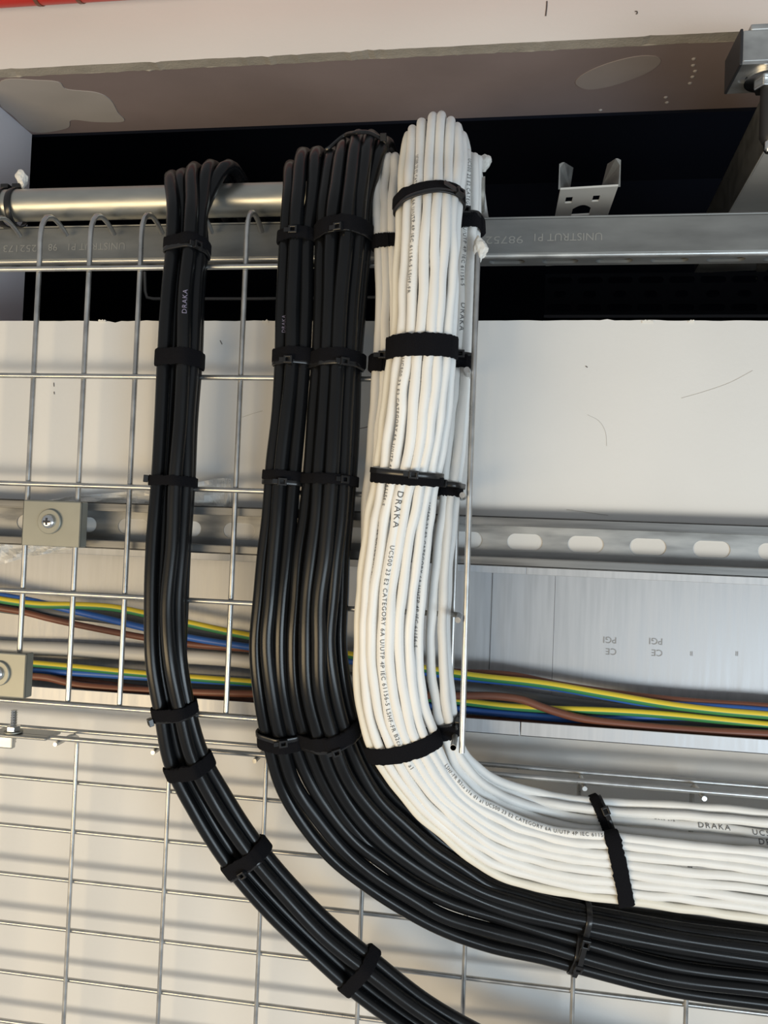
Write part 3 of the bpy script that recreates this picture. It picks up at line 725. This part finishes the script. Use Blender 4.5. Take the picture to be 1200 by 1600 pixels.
B3S = [(499, 300, 583, 300, -.138), (493, 372, 581, 372, -.144), (490, 470, 570, 470, -.145), (487, 583, 561, 583, -.144), (483, 650, 558, 650, -.144), (477, 717, 555, 717, -.144), (467, 817, 549, 817, -.144), (460, 867, 545, 867, -.144), (452, 933, 541, 933, -.143), (449, 1005, 540, 1000, -.142), (454, 1085, 549, 1070, -.138),
       (472, 1165, 567, 1134, -.128), (494, 1225, 588, 1188, -.118), (526, 1280, 619, 1233, -.108), (566, 1325, 658, 1271, -.098), (612, 1360, 700, 1308, -.090), (658, 1390, 742, 1338, -.083), (710, 1415, 784, 1366, -.078), (785, 1439, 842, 1389, -.073), (866, 1457, 906, 1404, -.070), (918, 1470, 950, 1412, -.068), (1041, 1498, 1064, 1430, -.066), (1204, 1521, 1216, 1452, -.065), (1312, 1533, 1318, 1466, -.064)]
m3 = [0]*8 + [.3, .6] + [1]*14
black_group('b3', B3S, [(519, 228, 0, 0), (538, 214, -.004, .002), (560, 202, -.006, .003), (580, 203, -.004, .006), (600, 212, .0, .010)], [.12, .32, .55, .76, .90], [.11, .30, .50, .70, .89], [.004, -.009, -.013, -.006, .008], .0060,
    ['leftmost black cable of the right black bundle, next to the middle one', 'second black cable from the left in the right black bundle', 'centre black cable of the right black bundle', 'fourth black cable from the left in the right black bundle', 'rightmost black cable of the right black bundle, nearest the white cables'], 'black cables in the middle and right bundles', m3)

# ---- coloured wires in the trunking
def pvc(key, px, r, material, label, y, name='insulated_wire', cat='wire', mfun=None, grp='coloured wires in the trunking'):
    P = []
    for q in px:
        yy = q[2] if len(q) > 2 else y
        P.append(at(q[0], q[1], yy))
    d = np.concatenate([[0], np.cumsum(np.linalg.norm(np.diff(np.array(P), axis=0), axis=1))])
    make_cable(key, name, d, P, r, material, label, cat, grp, samples=140, n=12, mfun=mfun, ext0=.3)
YW1 = -.028
yg = lambda i, k: 0 if ((k + 12 - 0 + (i // 40)) % 12) in (0, 1, 2, 9, 10, 11) else 1
def ygm(ph): return lambda i, k: 0 if ((k + ph) % 12) < 6 else 1
pvc('t_blue1', [(-40, 921), (0, 930), (50, 939), (100, 951), (160, 965), (225, 981), (300, 997), (390, 1011), (550, 1033), (720, 1058), (860, 1073), (945, 1088), (1010, 1099), (1080, 1103), (1130, 1106), (1200, 1111), (1270, 1118)], .0034, MT['blue'], 'blue wire that starts highest at the left end of the trunking', -.030)
pvc('t_yg1', [(-40, 929), (0, 937), (60, 945), (120, 946), (180, 950), (230, 960), (300, 975), (350, 986), (390, 994), (550, 1024), (735, 1056), (850, 1069), (950, 1086), (1060, 1104), (1130, 1112), (1200, 1118), (1270, 1126)], .0036, [MT['yellow'], MT['green']], 'green and yellow striped wire, upper one in the trunking', -.034, mfun=ygm(6))
pvc('t_brown1', [(-40, 940), (0, 950), (40, 957), (75, 966), (150, 982), (225, 996), (300, 1007), (390, 1014), (550, 1030), (715, 1050), (800, 1055), (870, 1069), (960, 1083), (1080, 1096), (1200, 1104), (1270, 1110)], .0033, MT['brown'], 'brown wire, upper one in the trunking, above the striped wire', -.026)
pvc('t_grey1', [(-40, 942), (0, 948), (60, 955), (150, 963), (225, 974), (300, 990), (390, 1004), (550, 1040), (712, 1072), (900, 1102), (1050, 1118), (1200, 1130), (1280, 1138)], .0062, MT['greycab'], 'thick grey cable along the top of the wires in the trunking', -.016, 'grey_cable', 'cable', grp='sheathed cables in the trunking')
pvc('t_white', [(-40, 1008), (0, 1011), (110, 1015), (230, 1023), (390, 1034), (550, 1066), (715, 1112), (800, 1119), (900, 1128), (1050, 1142), (1200, 1152), (1280, 1158)], .0072, MT['whitepvc'], 'thick white cable lying through the middle of the trunking', -.014, 'white_cable', 'cable', grp='sheathed cables in the trunking')
pvc('t_yg2', [(-40, 1029), (43, 1036), (110, 1042), (225, 1053), (300, 1059), (390, 1066), (550, 1082), (712, 1095), (790, 1104), (850, 1108), (920, 1110), (1000, 1114), (1060, 1119), (1120, 1125), (1200, 1133), (1270, 1140)], .0034, [MT['yellow'], MT['green']], 'green and yellow striped wire, lower one in the trunking', -.036, mfun=ygm(6))
pvc('t_blue2', [(-40, 1041), (43, 1048), (110, 1051), (225, 1058), (300, 1062), (390, 1068), (550, 1090), (715, 1108), (820, 1118), (900, 1124), (1000, 1121), (1060, 1120), (1120, 1124), (1200, 1135), (1270, 1142)], .0034, MT['blue'], 'blue wire, lower one in the trunking, rising again at the right', -.034)
pvc('t_brown2', [(-40, 1046), (43, 1056), (75, 1059), (115, 1069), (170, 1075), (260, 1080), (390, 1084), (550, 1086), (715, 1087), (780, 1088), (815, 1093), (850, 1106), (900, 1121), (980, 1132), (1100, 1142), (1200, 1147), (1270, 1152)], .0036, MT['brown'], 'brown wire that crosses in front of the others in the right trunking', -.043)
pvc('t_brown3', [(420, 1098), (550, 1108), (730, 1122), (800, 1127), (860, 1130), (930, 1134), (1010, 1140), (1100, 1147), (1200, 1155), (1270, 1160)], .0028, MT['brown'], 'brown wire lowest down along the trunking lip', -.030)
pvc('t_grey2', [(-40, 1046), (43, 1052), (110, 1058), (225, 1068), (390, 1078), (550, 1090), (712, 1101), (900, 1116), (1050, 1134), (1200, 1143), (1280, 1150)], .0066, MT['greycab'], 'thick grey cable low in the trunking behind the lower blue wire', -.022, 'grey_cable', 'cable', grp='sheathed cables in the trunking')

# ================================================================== LETTERING ON CABLES
def cable_text(key, body, size, px, py, material, direction=1, roll=0.0, spacing=1.0, lift=.0003):
    c = CABLES[key]; pts = c.pts; q = proj(pts); i0 = int(np.argmin((q[:, 0] - px)**2 + (q[:, 1] - py)**2))
    s = np.concatenate([[0], np.cumsum(np.linalg.norm(np.diff(pts, axis=0), axis=1))])
    V, Fc = text_mesh(body, size, spacing, cuts=2)
    ss = np.clip(s[i0] + direction * V[:, 0], 0, s[-1])
    Pp = np.stack([np.interp(ss, s, pts[:, k]) for k in range(3)], 1)
    T = np.gradient(pts, axis=0); T /= np.linalg.norm(T, axis=1)[:, None]
    Tt = np.stack([np.interp(ss, s, T[:, k]) for k in range(3)], 1) * direction
    ref = CAM - pts[i0]
    Rr = np.interp(ss, s, c.rad) + lift; v = V[:, 1] - size * .33
    out = []
    for p, t, y, R in zip(Pp, Tt, v, Rr):
        N = unit(ref - t * (ref @ t)); B = np.cross(t, N); ph = y / R + roll
        out.append(p + R * (N * math.cos(ph) - B * math.sin(ph)))
    m = MB(); m.add(out, Fc)
    me = bpy.data.meshes.new('print'); me.from_pydata(m.v, [], m.f); me.materials.append(material)
    o = bpy.data.objects.new('print', me); COL.objects.link(o); o.parent = c.obj
    return o
LEG = 'UC500 23 E2 CATEGORY 6A U/UTP 4P IEC 61156-5'
cable_text('w4', 'DRAKA', .0074, 625, 762, MT['print'], 1, 0.25, 1.25)
cable_text('w4', LEG + ' LSHF-FR B2ca s1a d1 a1', .0048, 609, 852, MT['print'], 1, 0.1, 1.18)
cable_text('w3', LEG + ' LSHF-FR', .0042, 655, 245, MT['print'], 1, -.75, 1.2)
cable_text('w3', 'DRAKA ' + LEG, .0042, 642, 520, MT['print'], 1, -.95, 1.2)
cable_text('w2', 'DRAKA ' + LEG, .004, 600, 750, MT['print'], 1, .95, 1.2)
cable_text('w8', LEG, .0042, 672, 790, MT['print'], 1, -.6, 1.2)
cable_text('w8', 'LSHF-FR B2ca s1a d1 a1 ' + LEG, .0042, 700, 1190, MT['print'], 1, .2, 1.2)
cable_text('w9', LEG, .0042, 731, 255, MT['print'], 1, .4, 1.2)
cable_text('w9', 'DRAKA', .006, 719, 470, MT['print'], 1, .5, 1.2)
cable_text('w10', 'DRAKA      UC500 23 E2', .0068, 1092, 1297, MT['print'], 1, .3, 1.25)
cable_text('w9', 'DRAKA', .0068, 1184, 1330, MT['print'], 1, .2, 1.25)
cable_text('w10', 'B2ca s1a', .004, 1020, 1282, MT['print'], 1, .9, 1.2)
cable_text('b13', 'DRAKA', .0056, 288, 494, MT['print_pale'], -1, 0.0, 1.15)
cable_text('b21', 'DRAKA', .004, 449, 520, MT['print_pale'], -1, -.2, 1.15)

# ================================================================== STRAPS AND TIES
def hull2(pts):
    pts = sorted(map(tuple, pts))
    def half(ps):
        h = []
        for p in ps:
            while len(h) >= 2 and (h[-1][0]-h[-2][0])*(p[1]-h[-2][1]) - (h[-1][1]-h[-2][1])*(p[0]-h[-2][0]) <= 0: h.pop()
            h.append(p)
        return h
    a = half(pts); b = half(pts[::-1]); return np.array(a[:-1] + b[:-1])
def ring_at(keys, px, py, gap, tilt=0.0, lean=0.0):
    """closed loop hugging the cables, in the plane square to them where they pass nearest (px, py)"""
    cs = [CABLES[k] for k in keys]
    mid = np.mean([c.pts for c in cs if len(c.pts) == len(cs[0].pts)], axis=0); q = proj(mid)
    i0 = int(np.argmin((q[:, 0] - px)**2 + (q[:, 1] - py)**2)); O = mid[i0]
    T = unit(mid[min(i0 + 2, len(mid) - 1)] - mid[i0 - 2])
    side = unit(np.cross(T, (0, 1, 0)))                     # across the bundle
    T = unit(T + side * tilt + np.array([0, lean, 0]))
    e2 = unit(np.array([0, -1, 0]) - T * (-T[1])); e1 = unit(np.cross(e2, T))
    if e1 @ np.array(M[0]) < 0: e1 = -e1
    C = []
    for c in cs:
        d = (c.pts - O) @ T; near = np.linalg.norm(c.pts - O, axis=1) < .12
        d = np.where(near, np.abs(d), 9); j = int(np.argmin(d)); j2 = min(max(j, 1), len(c.pts) - 2)
        t = c.pts[j2 + 1] - c.pts[j2 - 1]; p = c.pts[j] - t * (((c.pts[j] - O) @ T) / (t @ T))
        for a in np.linspace(0, 2*math.pi, 20, endpoint=False):
            C.append(((p - O) @ e1 + (c.r + gap) * math.cos(a), (p - O) @ e2 + (c.r + gap) * math.sin(a)))
    H = hull2(C); H = np.vstack([H, H[:1]]); s = np.concatenate([[0], np.cumsum(np.linalg.norm(np.diff(H, axis=0), axis=1))])
    N = 72; t = np.linspace(0, s[-1], N, endpoint=False)
    loop = np.stack([np.interp(t, s, H[:, 0]), np.interp(t, s, H[:, 1])], 1)
    for _ in range(2): loop = (np.roll(loop, 1, 0) + 2 * loop + np.roll(loop, -1, 0)) / 4
    return O, T, e1, e2, loop
def band(loop, O, T, e1, e2, w, th, off=0.0, uneven=0.0, overlap=None):
    N = len(loop); tg = np.roll(loop, -1, 0) - np.roll(loop, 1, 0); nr = np.stack([tg[:, 1], -tg[:, 0]], 1)
    nr /= np.linalg.norm(nr, axis=1)[:, None]
    v = []
    for k in range(N):
        t_ = th
        if overlap and (k / N - overlap[0]) % 1 < overlap[1]: t_ = th * 1.9
        j = uneven * rng.normal(0, 1, 2)
        for (r_, z) in ((off, -w/2 + j[0]), (off + t_ * .75, -w/2 + j[0]), (off + t_, -w/2 * .8 + j[0]), (off + t_, w/2 * .8 + j[1]), (off + t_ * .75, w/2 + j[1]), (off, w/2 + j[1])):
            p = loop[k] + nr[k] * r_; v.append(O + e1 * p[0] + e2 * p[1] + T * z)
    f = []
    for k in range(N):
        a, b = k * 6, ((k + 1) % N) * 6
        for q in range(6): f.append((a + q, a + (q + 1) % 6, b + (q + 1) % 6, b + q))
    m = MB(); m.add(v, f); return m, nr
def velcro(keys, px, py, label, w=.0115, tilt=0.0, th=.0016, gap=.0006, shift=0.0, lean=0.0):
    O, T, e1, e2, loop = ring_at(keys, px, py, gap, tilt, lean); O = O + T * shift
    m, _ = band(loop, O, T, e1, e2, w, th, 0, .00028, (random.random(), .22))
    o = m.build('hook_and_loop_strap', MT['velcro'], smooth=True, flat_angle=1.0)
    return tag(o, label, 'strap', 'black hook-and-loop straps')
def tie(keys, px, py, label, head=(0.3, 1.0), tilt=0.0, gap=.0008, w=.0042, shift=0.0, tail=.004, lean=0.0):
    """head = (sideways, toward camera) direction in which the lock head sits"""
    O, T, e1, e2, loop = ring_at(keys, px, py, gap, tilt, lean); O = O + T * shift
    e = empty('cable_tie', label, 'cable tie', 'black nylon cable ties')
    m, nr = band(loop, O, T, e1, e2, w, .0012); m.build('tie_band', MT['tie'], e, smooth=True, flat_angle=1.0)
    cx = loop.mean(0); hd = np.array(head, float); hd /= np.linalg.norm(hd)
    ext = loop - cx; ext = ext / np.linalg.norm(ext, axis=1)[:, None]
    k = int(np.argmax(ext @ hd)); p = loop[k] + nr[k] * .0012
    n3 = e1 * nr[k][0] + e2 * nr[k][1]; t3 = np.cross(T, n3); c = O + e1 * p[0] + e2 * p[1] + n3 * .0002
    m = MB(); hw, hl, hh = w * .72, w * .85, w * .95; iw, il = hw * .5, hl * .5
    v = []
    for z in (0, hh):
        for (a, b) in ((-hl, -hw), (hl, -hw), (hl, hw), (-hl, hw), (-il, -iw), (il, -iw), (il, iw), (-il, iw)): v.append(c + t3 * a + T * b + n3 * z)
    f = []
    for q in range(4):
        r_ = (q + 1) % 4
        f += [(8 + q, 8 + r_, 12 + r_, 12 + q), (q, 4 + q, 4 + r_, r_), (q, r_, 8 + r_, 8 + q), (4 + q, 12 + q, 12 + r_, 4 + r_)]
    f.append((4, 5, 6, 7))
    m.add(v, f); h = m.build('lock_head', MT['tie'], e, bevel=.0004)
    if tail:
        m = MB(); m.obox(c + n3 * (hh * .5) + t3 * (hl + tail * .5), t3 * tail * .5, T * w * .42, n3 * .0006); m.build('cut_tail', MT['tie'], e)
    return e
B1 = ['b1%d' % i for i in range(1, 6)]; B2 = ['b2%d' % i for i in range(1, 4)]; B3 = ['b3%d' % i for i in range(1, 6)]
W = ['w%d' % i for i in range(1, 9)]; WR = ['w9', 'w10', 'w11', 'w12']; LW = ['l1', 'l2', 'l3']
L1 = 'around the separate left black bundle'
velcro(B1, 289, 384, 'uppermost hook-and-loop strap ' + L1, .009)
tie(B1, 288, 396, 'uppermost cable tie ' + L1, (.75, .7))
velcro(B1, 280, 566, 'plain hook-and-loop strap %s, below its printed name' % L1, .0135)
velcro(B1, 266, 748, 'hook-and-loop strap %s, just above the slotted strut' % L1, .008)
tie(B1, 265, 755, 'cable tie %s, just above the slotted strut' % L1, (-1, .35), tilt=-.05)
velcro(B1, 262, 1106, 'hook-and-loop strap %s, at the basket bottom' % L1, .0105)
tie(B1, 263, 1113, 'cable tie %s, at the basket bottom' % L1, (-1, .4), tilt=.05, shift=.004)
velcro(B1, 290, 1194, 'plain hook-and-loop strap %s, where it starts to curve' % L1, .0125)
velcro(B1, 380, 1340, 'wide hook-and-loop strap %s, halfway down its slope' % L1, .0135)
tie(B1, 388, 1352, 'cable tie %s, halfway down its slope' % L1, (-.3, 1), tail=0)
velcro(B1, 558, 1520, 'lowest hook-and-loop strap %s' % L1, .0115)
L2 = 'around the middle black bundle'
velcro(B2, 464, 366, 'uppermost hook-and-loop strap ' + L2, .010)
tie(B2, 463, 374, 'uppermost cable tie ' + L2, (.1, 1))
velcro(B2, 456, 561, 'hook-and-loop strap %s, level with the wall top' % L2, .0115)
tie(B2, 456, 571, 'cable tie %s, level with the wall top' % L2, (.1, 1))
velcro(B2, 443, 748, 'hook-and-loop strap %s, above the slotted strut' % L2, .0075)
tie(B2, 442, 755, 'cable tie %s, above the slotted strut' % L2, (.35, 1))
velcro(B2, 434, 1158, 'lowest hook-and-loop strap ' + L2, .0115, tilt=-.2)
tie(B2, 433, 1150, 'lowest cable tie ' + L2, (.6, 1), gap=.0022, tilt=-.2)
L3 = 'around the right black bundle'
def crest_tie(keys, pxs, label):
    P = []
    for k, (a, b) in zip(keys, pxs):
        c = CABLES[k]; q = proj(c.pts); i = int(np.argmin((q[:, 0] - a)**2 + (q[:, 1] - b)**2)); t = unit(c.pts[i+1] - c.pts[i-1])
        n_ = np.array([0, -.75, .65]); n_ = unit(n_ - t * (n_ @ t)); P.append(c.pts[i] + n_ * (c.r + .0012))
    P = [P[0] + np.array([-.004, .010, -.012])] + [P[0] + np.array([-.0042, .002, -.003])] + P + [P[-1] + np.array([.0045, .003, -.004]), P[-1] + np.array([.005, .012, -.014])]
    P = hermite(np.arange(len(P)), P, np.linspace(0, len(P) - 1, 60)); m = MB(); m.tube(P, .0017, 8)
    e = empty('cable_tie', label, 'cable tie', 'black nylon cable ties'); m.build('tie_band', MT['tie'], e, smooth=True)
    h = P[-14]; m = MB(); m.obox(h + np.array([.001, -.002, .001]), (.0026, 0, 0), (0, .002, .001), (0, -.001, .003)); m.build('lock_head', MT['tie'], e, bevel=.0005)
crest_tie(B3, [(513, 240), (532, 226), (553, 217), (574, 217), (592, 230)], 'cable tie arching over the crest of the right black bundle')
velcro(B3, 537, 362, 'uppermost hook-and-loop strap ' + L3, .012)
tie(B3, 537, 372, 'uppermost cable tie ' + L3, (.05, 1))
velcro(B3, 526, 562, 'hook-and-loop strap %s, level with the wall top' % L3, .0115)
tie(B3, 526, 572, 'cable tie %s, level with the wall top' % L3, (.5, 1), gap=.001)
velcro(B3, 514, 747, 'hook-and-loop strap %s, above the slotted strut' % L3, .008)
tie(B3, 513, 754, 'cable tie %s, above the slotted strut' % L3, (.75, .8))
velcro(B3, 512, 1148, 'lowest hook-and-loop strap ' + L3, .012)
tie(B3, 515, 1160, 'lowest cable tie ' + L3, (.3, 1), gap=.0008)
tie(B2 + B3, 906, 1460, 'cable tie around the whole black sweep below the white cables, upper head', (.15, 1), tail=.02, w=.0048)
tie(B2, 906, 1490, 'cable tie around the lower black cables of the sweep, lower head', (-.3, 1), tail=.008, w=.0048)
tie(B2, 899, 1490, 'plain second band of cable tie left of the lower head on the black sweep', (-1, -.5), tail=0, w=.0048, shift=-.002)
L4 = 'around the big white bundle'
velcro(W, 672, 306, 'uppermost hook-and-loop strap ' + L4, .0095, tilt=.06)
tie(W, 672, 316, 'uppermost cable tie ' + L4, (1, .25), tilt=.10, gap=.0012, tail=.012)
velcro(W, 655, 540, 'broad plain hook-and-loop strap %s, level with the wall top' % L4, .0165, tilt=.08)
velcro(W, 643, 752, 'hook-and-loop strap %s, above the slotted strut' % L4, .0075, tilt=.13)
tie(W, 643, 745, 'cable tie %s, above the slotted strut' % L4, (.45, 1), tilt=.10, gap=.0014)
velcro(W, 632, 1172, 'broad hook-and-loop strap %s, at the start of the bend' % L4, .0145, tilt=-.12)
velcro(W, 966, 1356, 'hook-and-loop strap around the lower white cables near the right side', .0125, tilt=.30)
L5 = 'around the slim white group beside the basket'
velcro(WR, 735, 350, 'uppermost hook-and-loop strap ' + L5, .012, tilt=.1)
tie(WR, 736, 340, 'cable tie with bulky knot at the top of the slim white group', (-.4, 1), tail=.012)
velcro(WR, 718, 566, 'hook-and-loop strap %s, level with the wall top' % L5, .010)
tie(WR, 718, 560, 'cable tie %s, level with the wall top' % L5, (-.2, 1))
velcro(WR, 697, 764, 'hook-and-loop strap %s, above the slotted strut' % L5, .008, tilt=.05)
tie(WR, 697, 760, 'cable tie %s, above the slotted strut' % L5, (-.5, 1), gap=.0024, tail=.012)
velcro(WR, 690, 1136, 'hook-and-loop strap %s, at the start of the bend' % L5, .013)
tie(WR, 690, 1128, 'cable tie %s, at the start of the bend' % L5, (.9, .5))
velcro(WR, 937, 1280, 'hook-and-loop strap around the upper white cables near the right side', .008, tilt=.40)
tie(WR, 943, 1284, 'cable tie around the upper white cables near the right side', (-.9, 1), gap=.0014, tilt=.40)
L6 = 'around the shaded white cables behind the big bundle'
velcro(LW, 603, 374, 'upper hook-and-loop strap ' + L6, .011)
velcro(LW, 597, 572, 'lower hook-and-loop strap ' + L6, .0135)
tie(LW, 597, 556, 'cable tie ' + L6, (-.2, 1))

# ties round the tube at the far left
def tube_tie(px, py, label):
    c = np.array([at(px, py, YT)[0], YT, zc]); N = 48
    loop = np.stack([np.cos(np.linspace(0, 2*math.pi, N, endpoint=False)), np.sin(np.linspace(0, 2*math.pi, N, endpoint=False))], 1) * (RT + .0004)
    e1 = np.array([0, -1, 0.0]); e2 = np.array([0, 0, 1.0]); T = unit(np.array([1, .0, .12]))
    loop[:, 1] -= .002; loop[:, 1] *= 1.10
    e = empty('cable_tie', label, 'cable tie', 'black nylon cable ties'); m, nr = band(loop, c, T, e1, e2, .0055, .0014, .0004); m.build('tie_band', MT['tie'], e, smooth=True, flat_angle=1.0)
    k = 12; h = c + np.array([0, 0, RT + .0032]); m = MB(); m.box(tuple(h - np.array([.004, .004, .002])), tuple(h + np.array([.004, .004, .0022]))); m.build('lock_head', MT['tie'], e, bevel=.0006)
tube_tie(9, 314, 'leftmost black cable tie around the steel tube'); tube_tie(27, 314, 'black cable tie around the steel tube below the white tape tag')

# tape tags
def tape(label, px, py, Y, sx, sz, seed):
    r = np.random.default_rng(seed); c = at(px, py, Y); bm = bmesh.new(); bmesh.ops.create_icosphere(bm, subdivisions=3, radius=1)
    dirs = r.normal(0, 1, (16, 3)); dirs /= np.linalg.norm(dirs, axis=1)[:, None]; cut = r.uniform(.45, .8, 16)
    for v in bm.verts:
        n = np.array(v.co[:]); k = 1.0
        for d, q in zip(dirs, cut):
            t = n @ d
            if t > 0: k = min(k, q / t)
        k *= 1 + r.normal(0, .045)
        v.co = Vector((c[0] + n[0]*sx*k*(1.25 + .3*n[2]), c[1] + n[1]*.007*k, c[2] + n[2]*sz*k*1.3))
    me = bpy.data.meshes.new('tape_tag'); bm.to_mesh(me); bm.free(); me.materials.append(MT['tape'])
    o = bpy.data.objects.new('tape_tag', me); COL.objects.link(o); return tag(o, label, 'tape', 'white tape wraps')
tape('crumpled white tape wrap on the steel tube at the far left', 33, 278, YT - .002, .0075, .0085, 3)
tape('crumpled white tape wrap at the top right of the white cables, against the dark', 752, 257, YT - .002, .0068, .0075, 5)
tape('white tape wrap on the cut top of the basket edge wire', 750, 389, YF, .0072, .0098, 8)

# clear film caught round the strut at the left
def film(label, top_px, bot_px, Y, amp):
    n = 7; k = len(top_px); us_ = np.linspace(0, k - 1, 40); m = MB(); V_ = []
    tp = hermite(np.arange(k), top_px, us_); bp_ = hermite(np.arange(k), bot_px, us_)
    for i in range(40):
        for j in range(n):
            q = tp[i] + (bp_[i] - tp[i]) * j / (n - 1)
            V_.append(at(q[0], q[1], Y + amp * (.6 * math.sin(i * .7 + j * 1.1) + .4 * math.sin(i * .31 - j * .9) + rng.normal(0, .12))))
    m.add(V_, [(i*n+j, i*n+j+1, (i+1)*n+j+1, (i+1)*n+j) for i in range(39) for j in range(n-1)])
    o = m.build('plastic_film', MT['film']); md = o.modifiers.new('thickness', 'SOLIDIFY'); md.thickness = .0002
    return tag(o, label, 'plastic film')
film('crumpled clear plastic film standing up behind the top of the slotted strut', [(40, 788), (110, 776), (200, 768), (280, 758), (340, 748), (361, 748)], [(40, 791), (110, 790), (200, 793), (280, 796), (340, 797), (361, 795)], -.103, .005)
film('clear plastic film hanging below the strut at the left edge of the picture', [(-30, 846), (30, 848), (80, 850), (130, 851), (190, 854)], [(-30, 892), (30, 874), (80, 864), (130, 857), (190, 856)], -.088, .006)

# empties sit at the base of their things
bpy.context.view_layer.update()
for o in [q for q in SC.objects if q.type == 'EMPTY']:
    ch = [c for c in o.children if c.type == 'MESH']
    if not ch: continue
    P = np.vstack([np.array([v.co[:] for v in c.data.vertices]) for c in ch]); base = np.array([P[:, 0].mean(), P[:, 1].mean(), P[:, 2].min()])
    for c in ch: 
        c.location = Vector(-base)
    o.location = Vector(base)
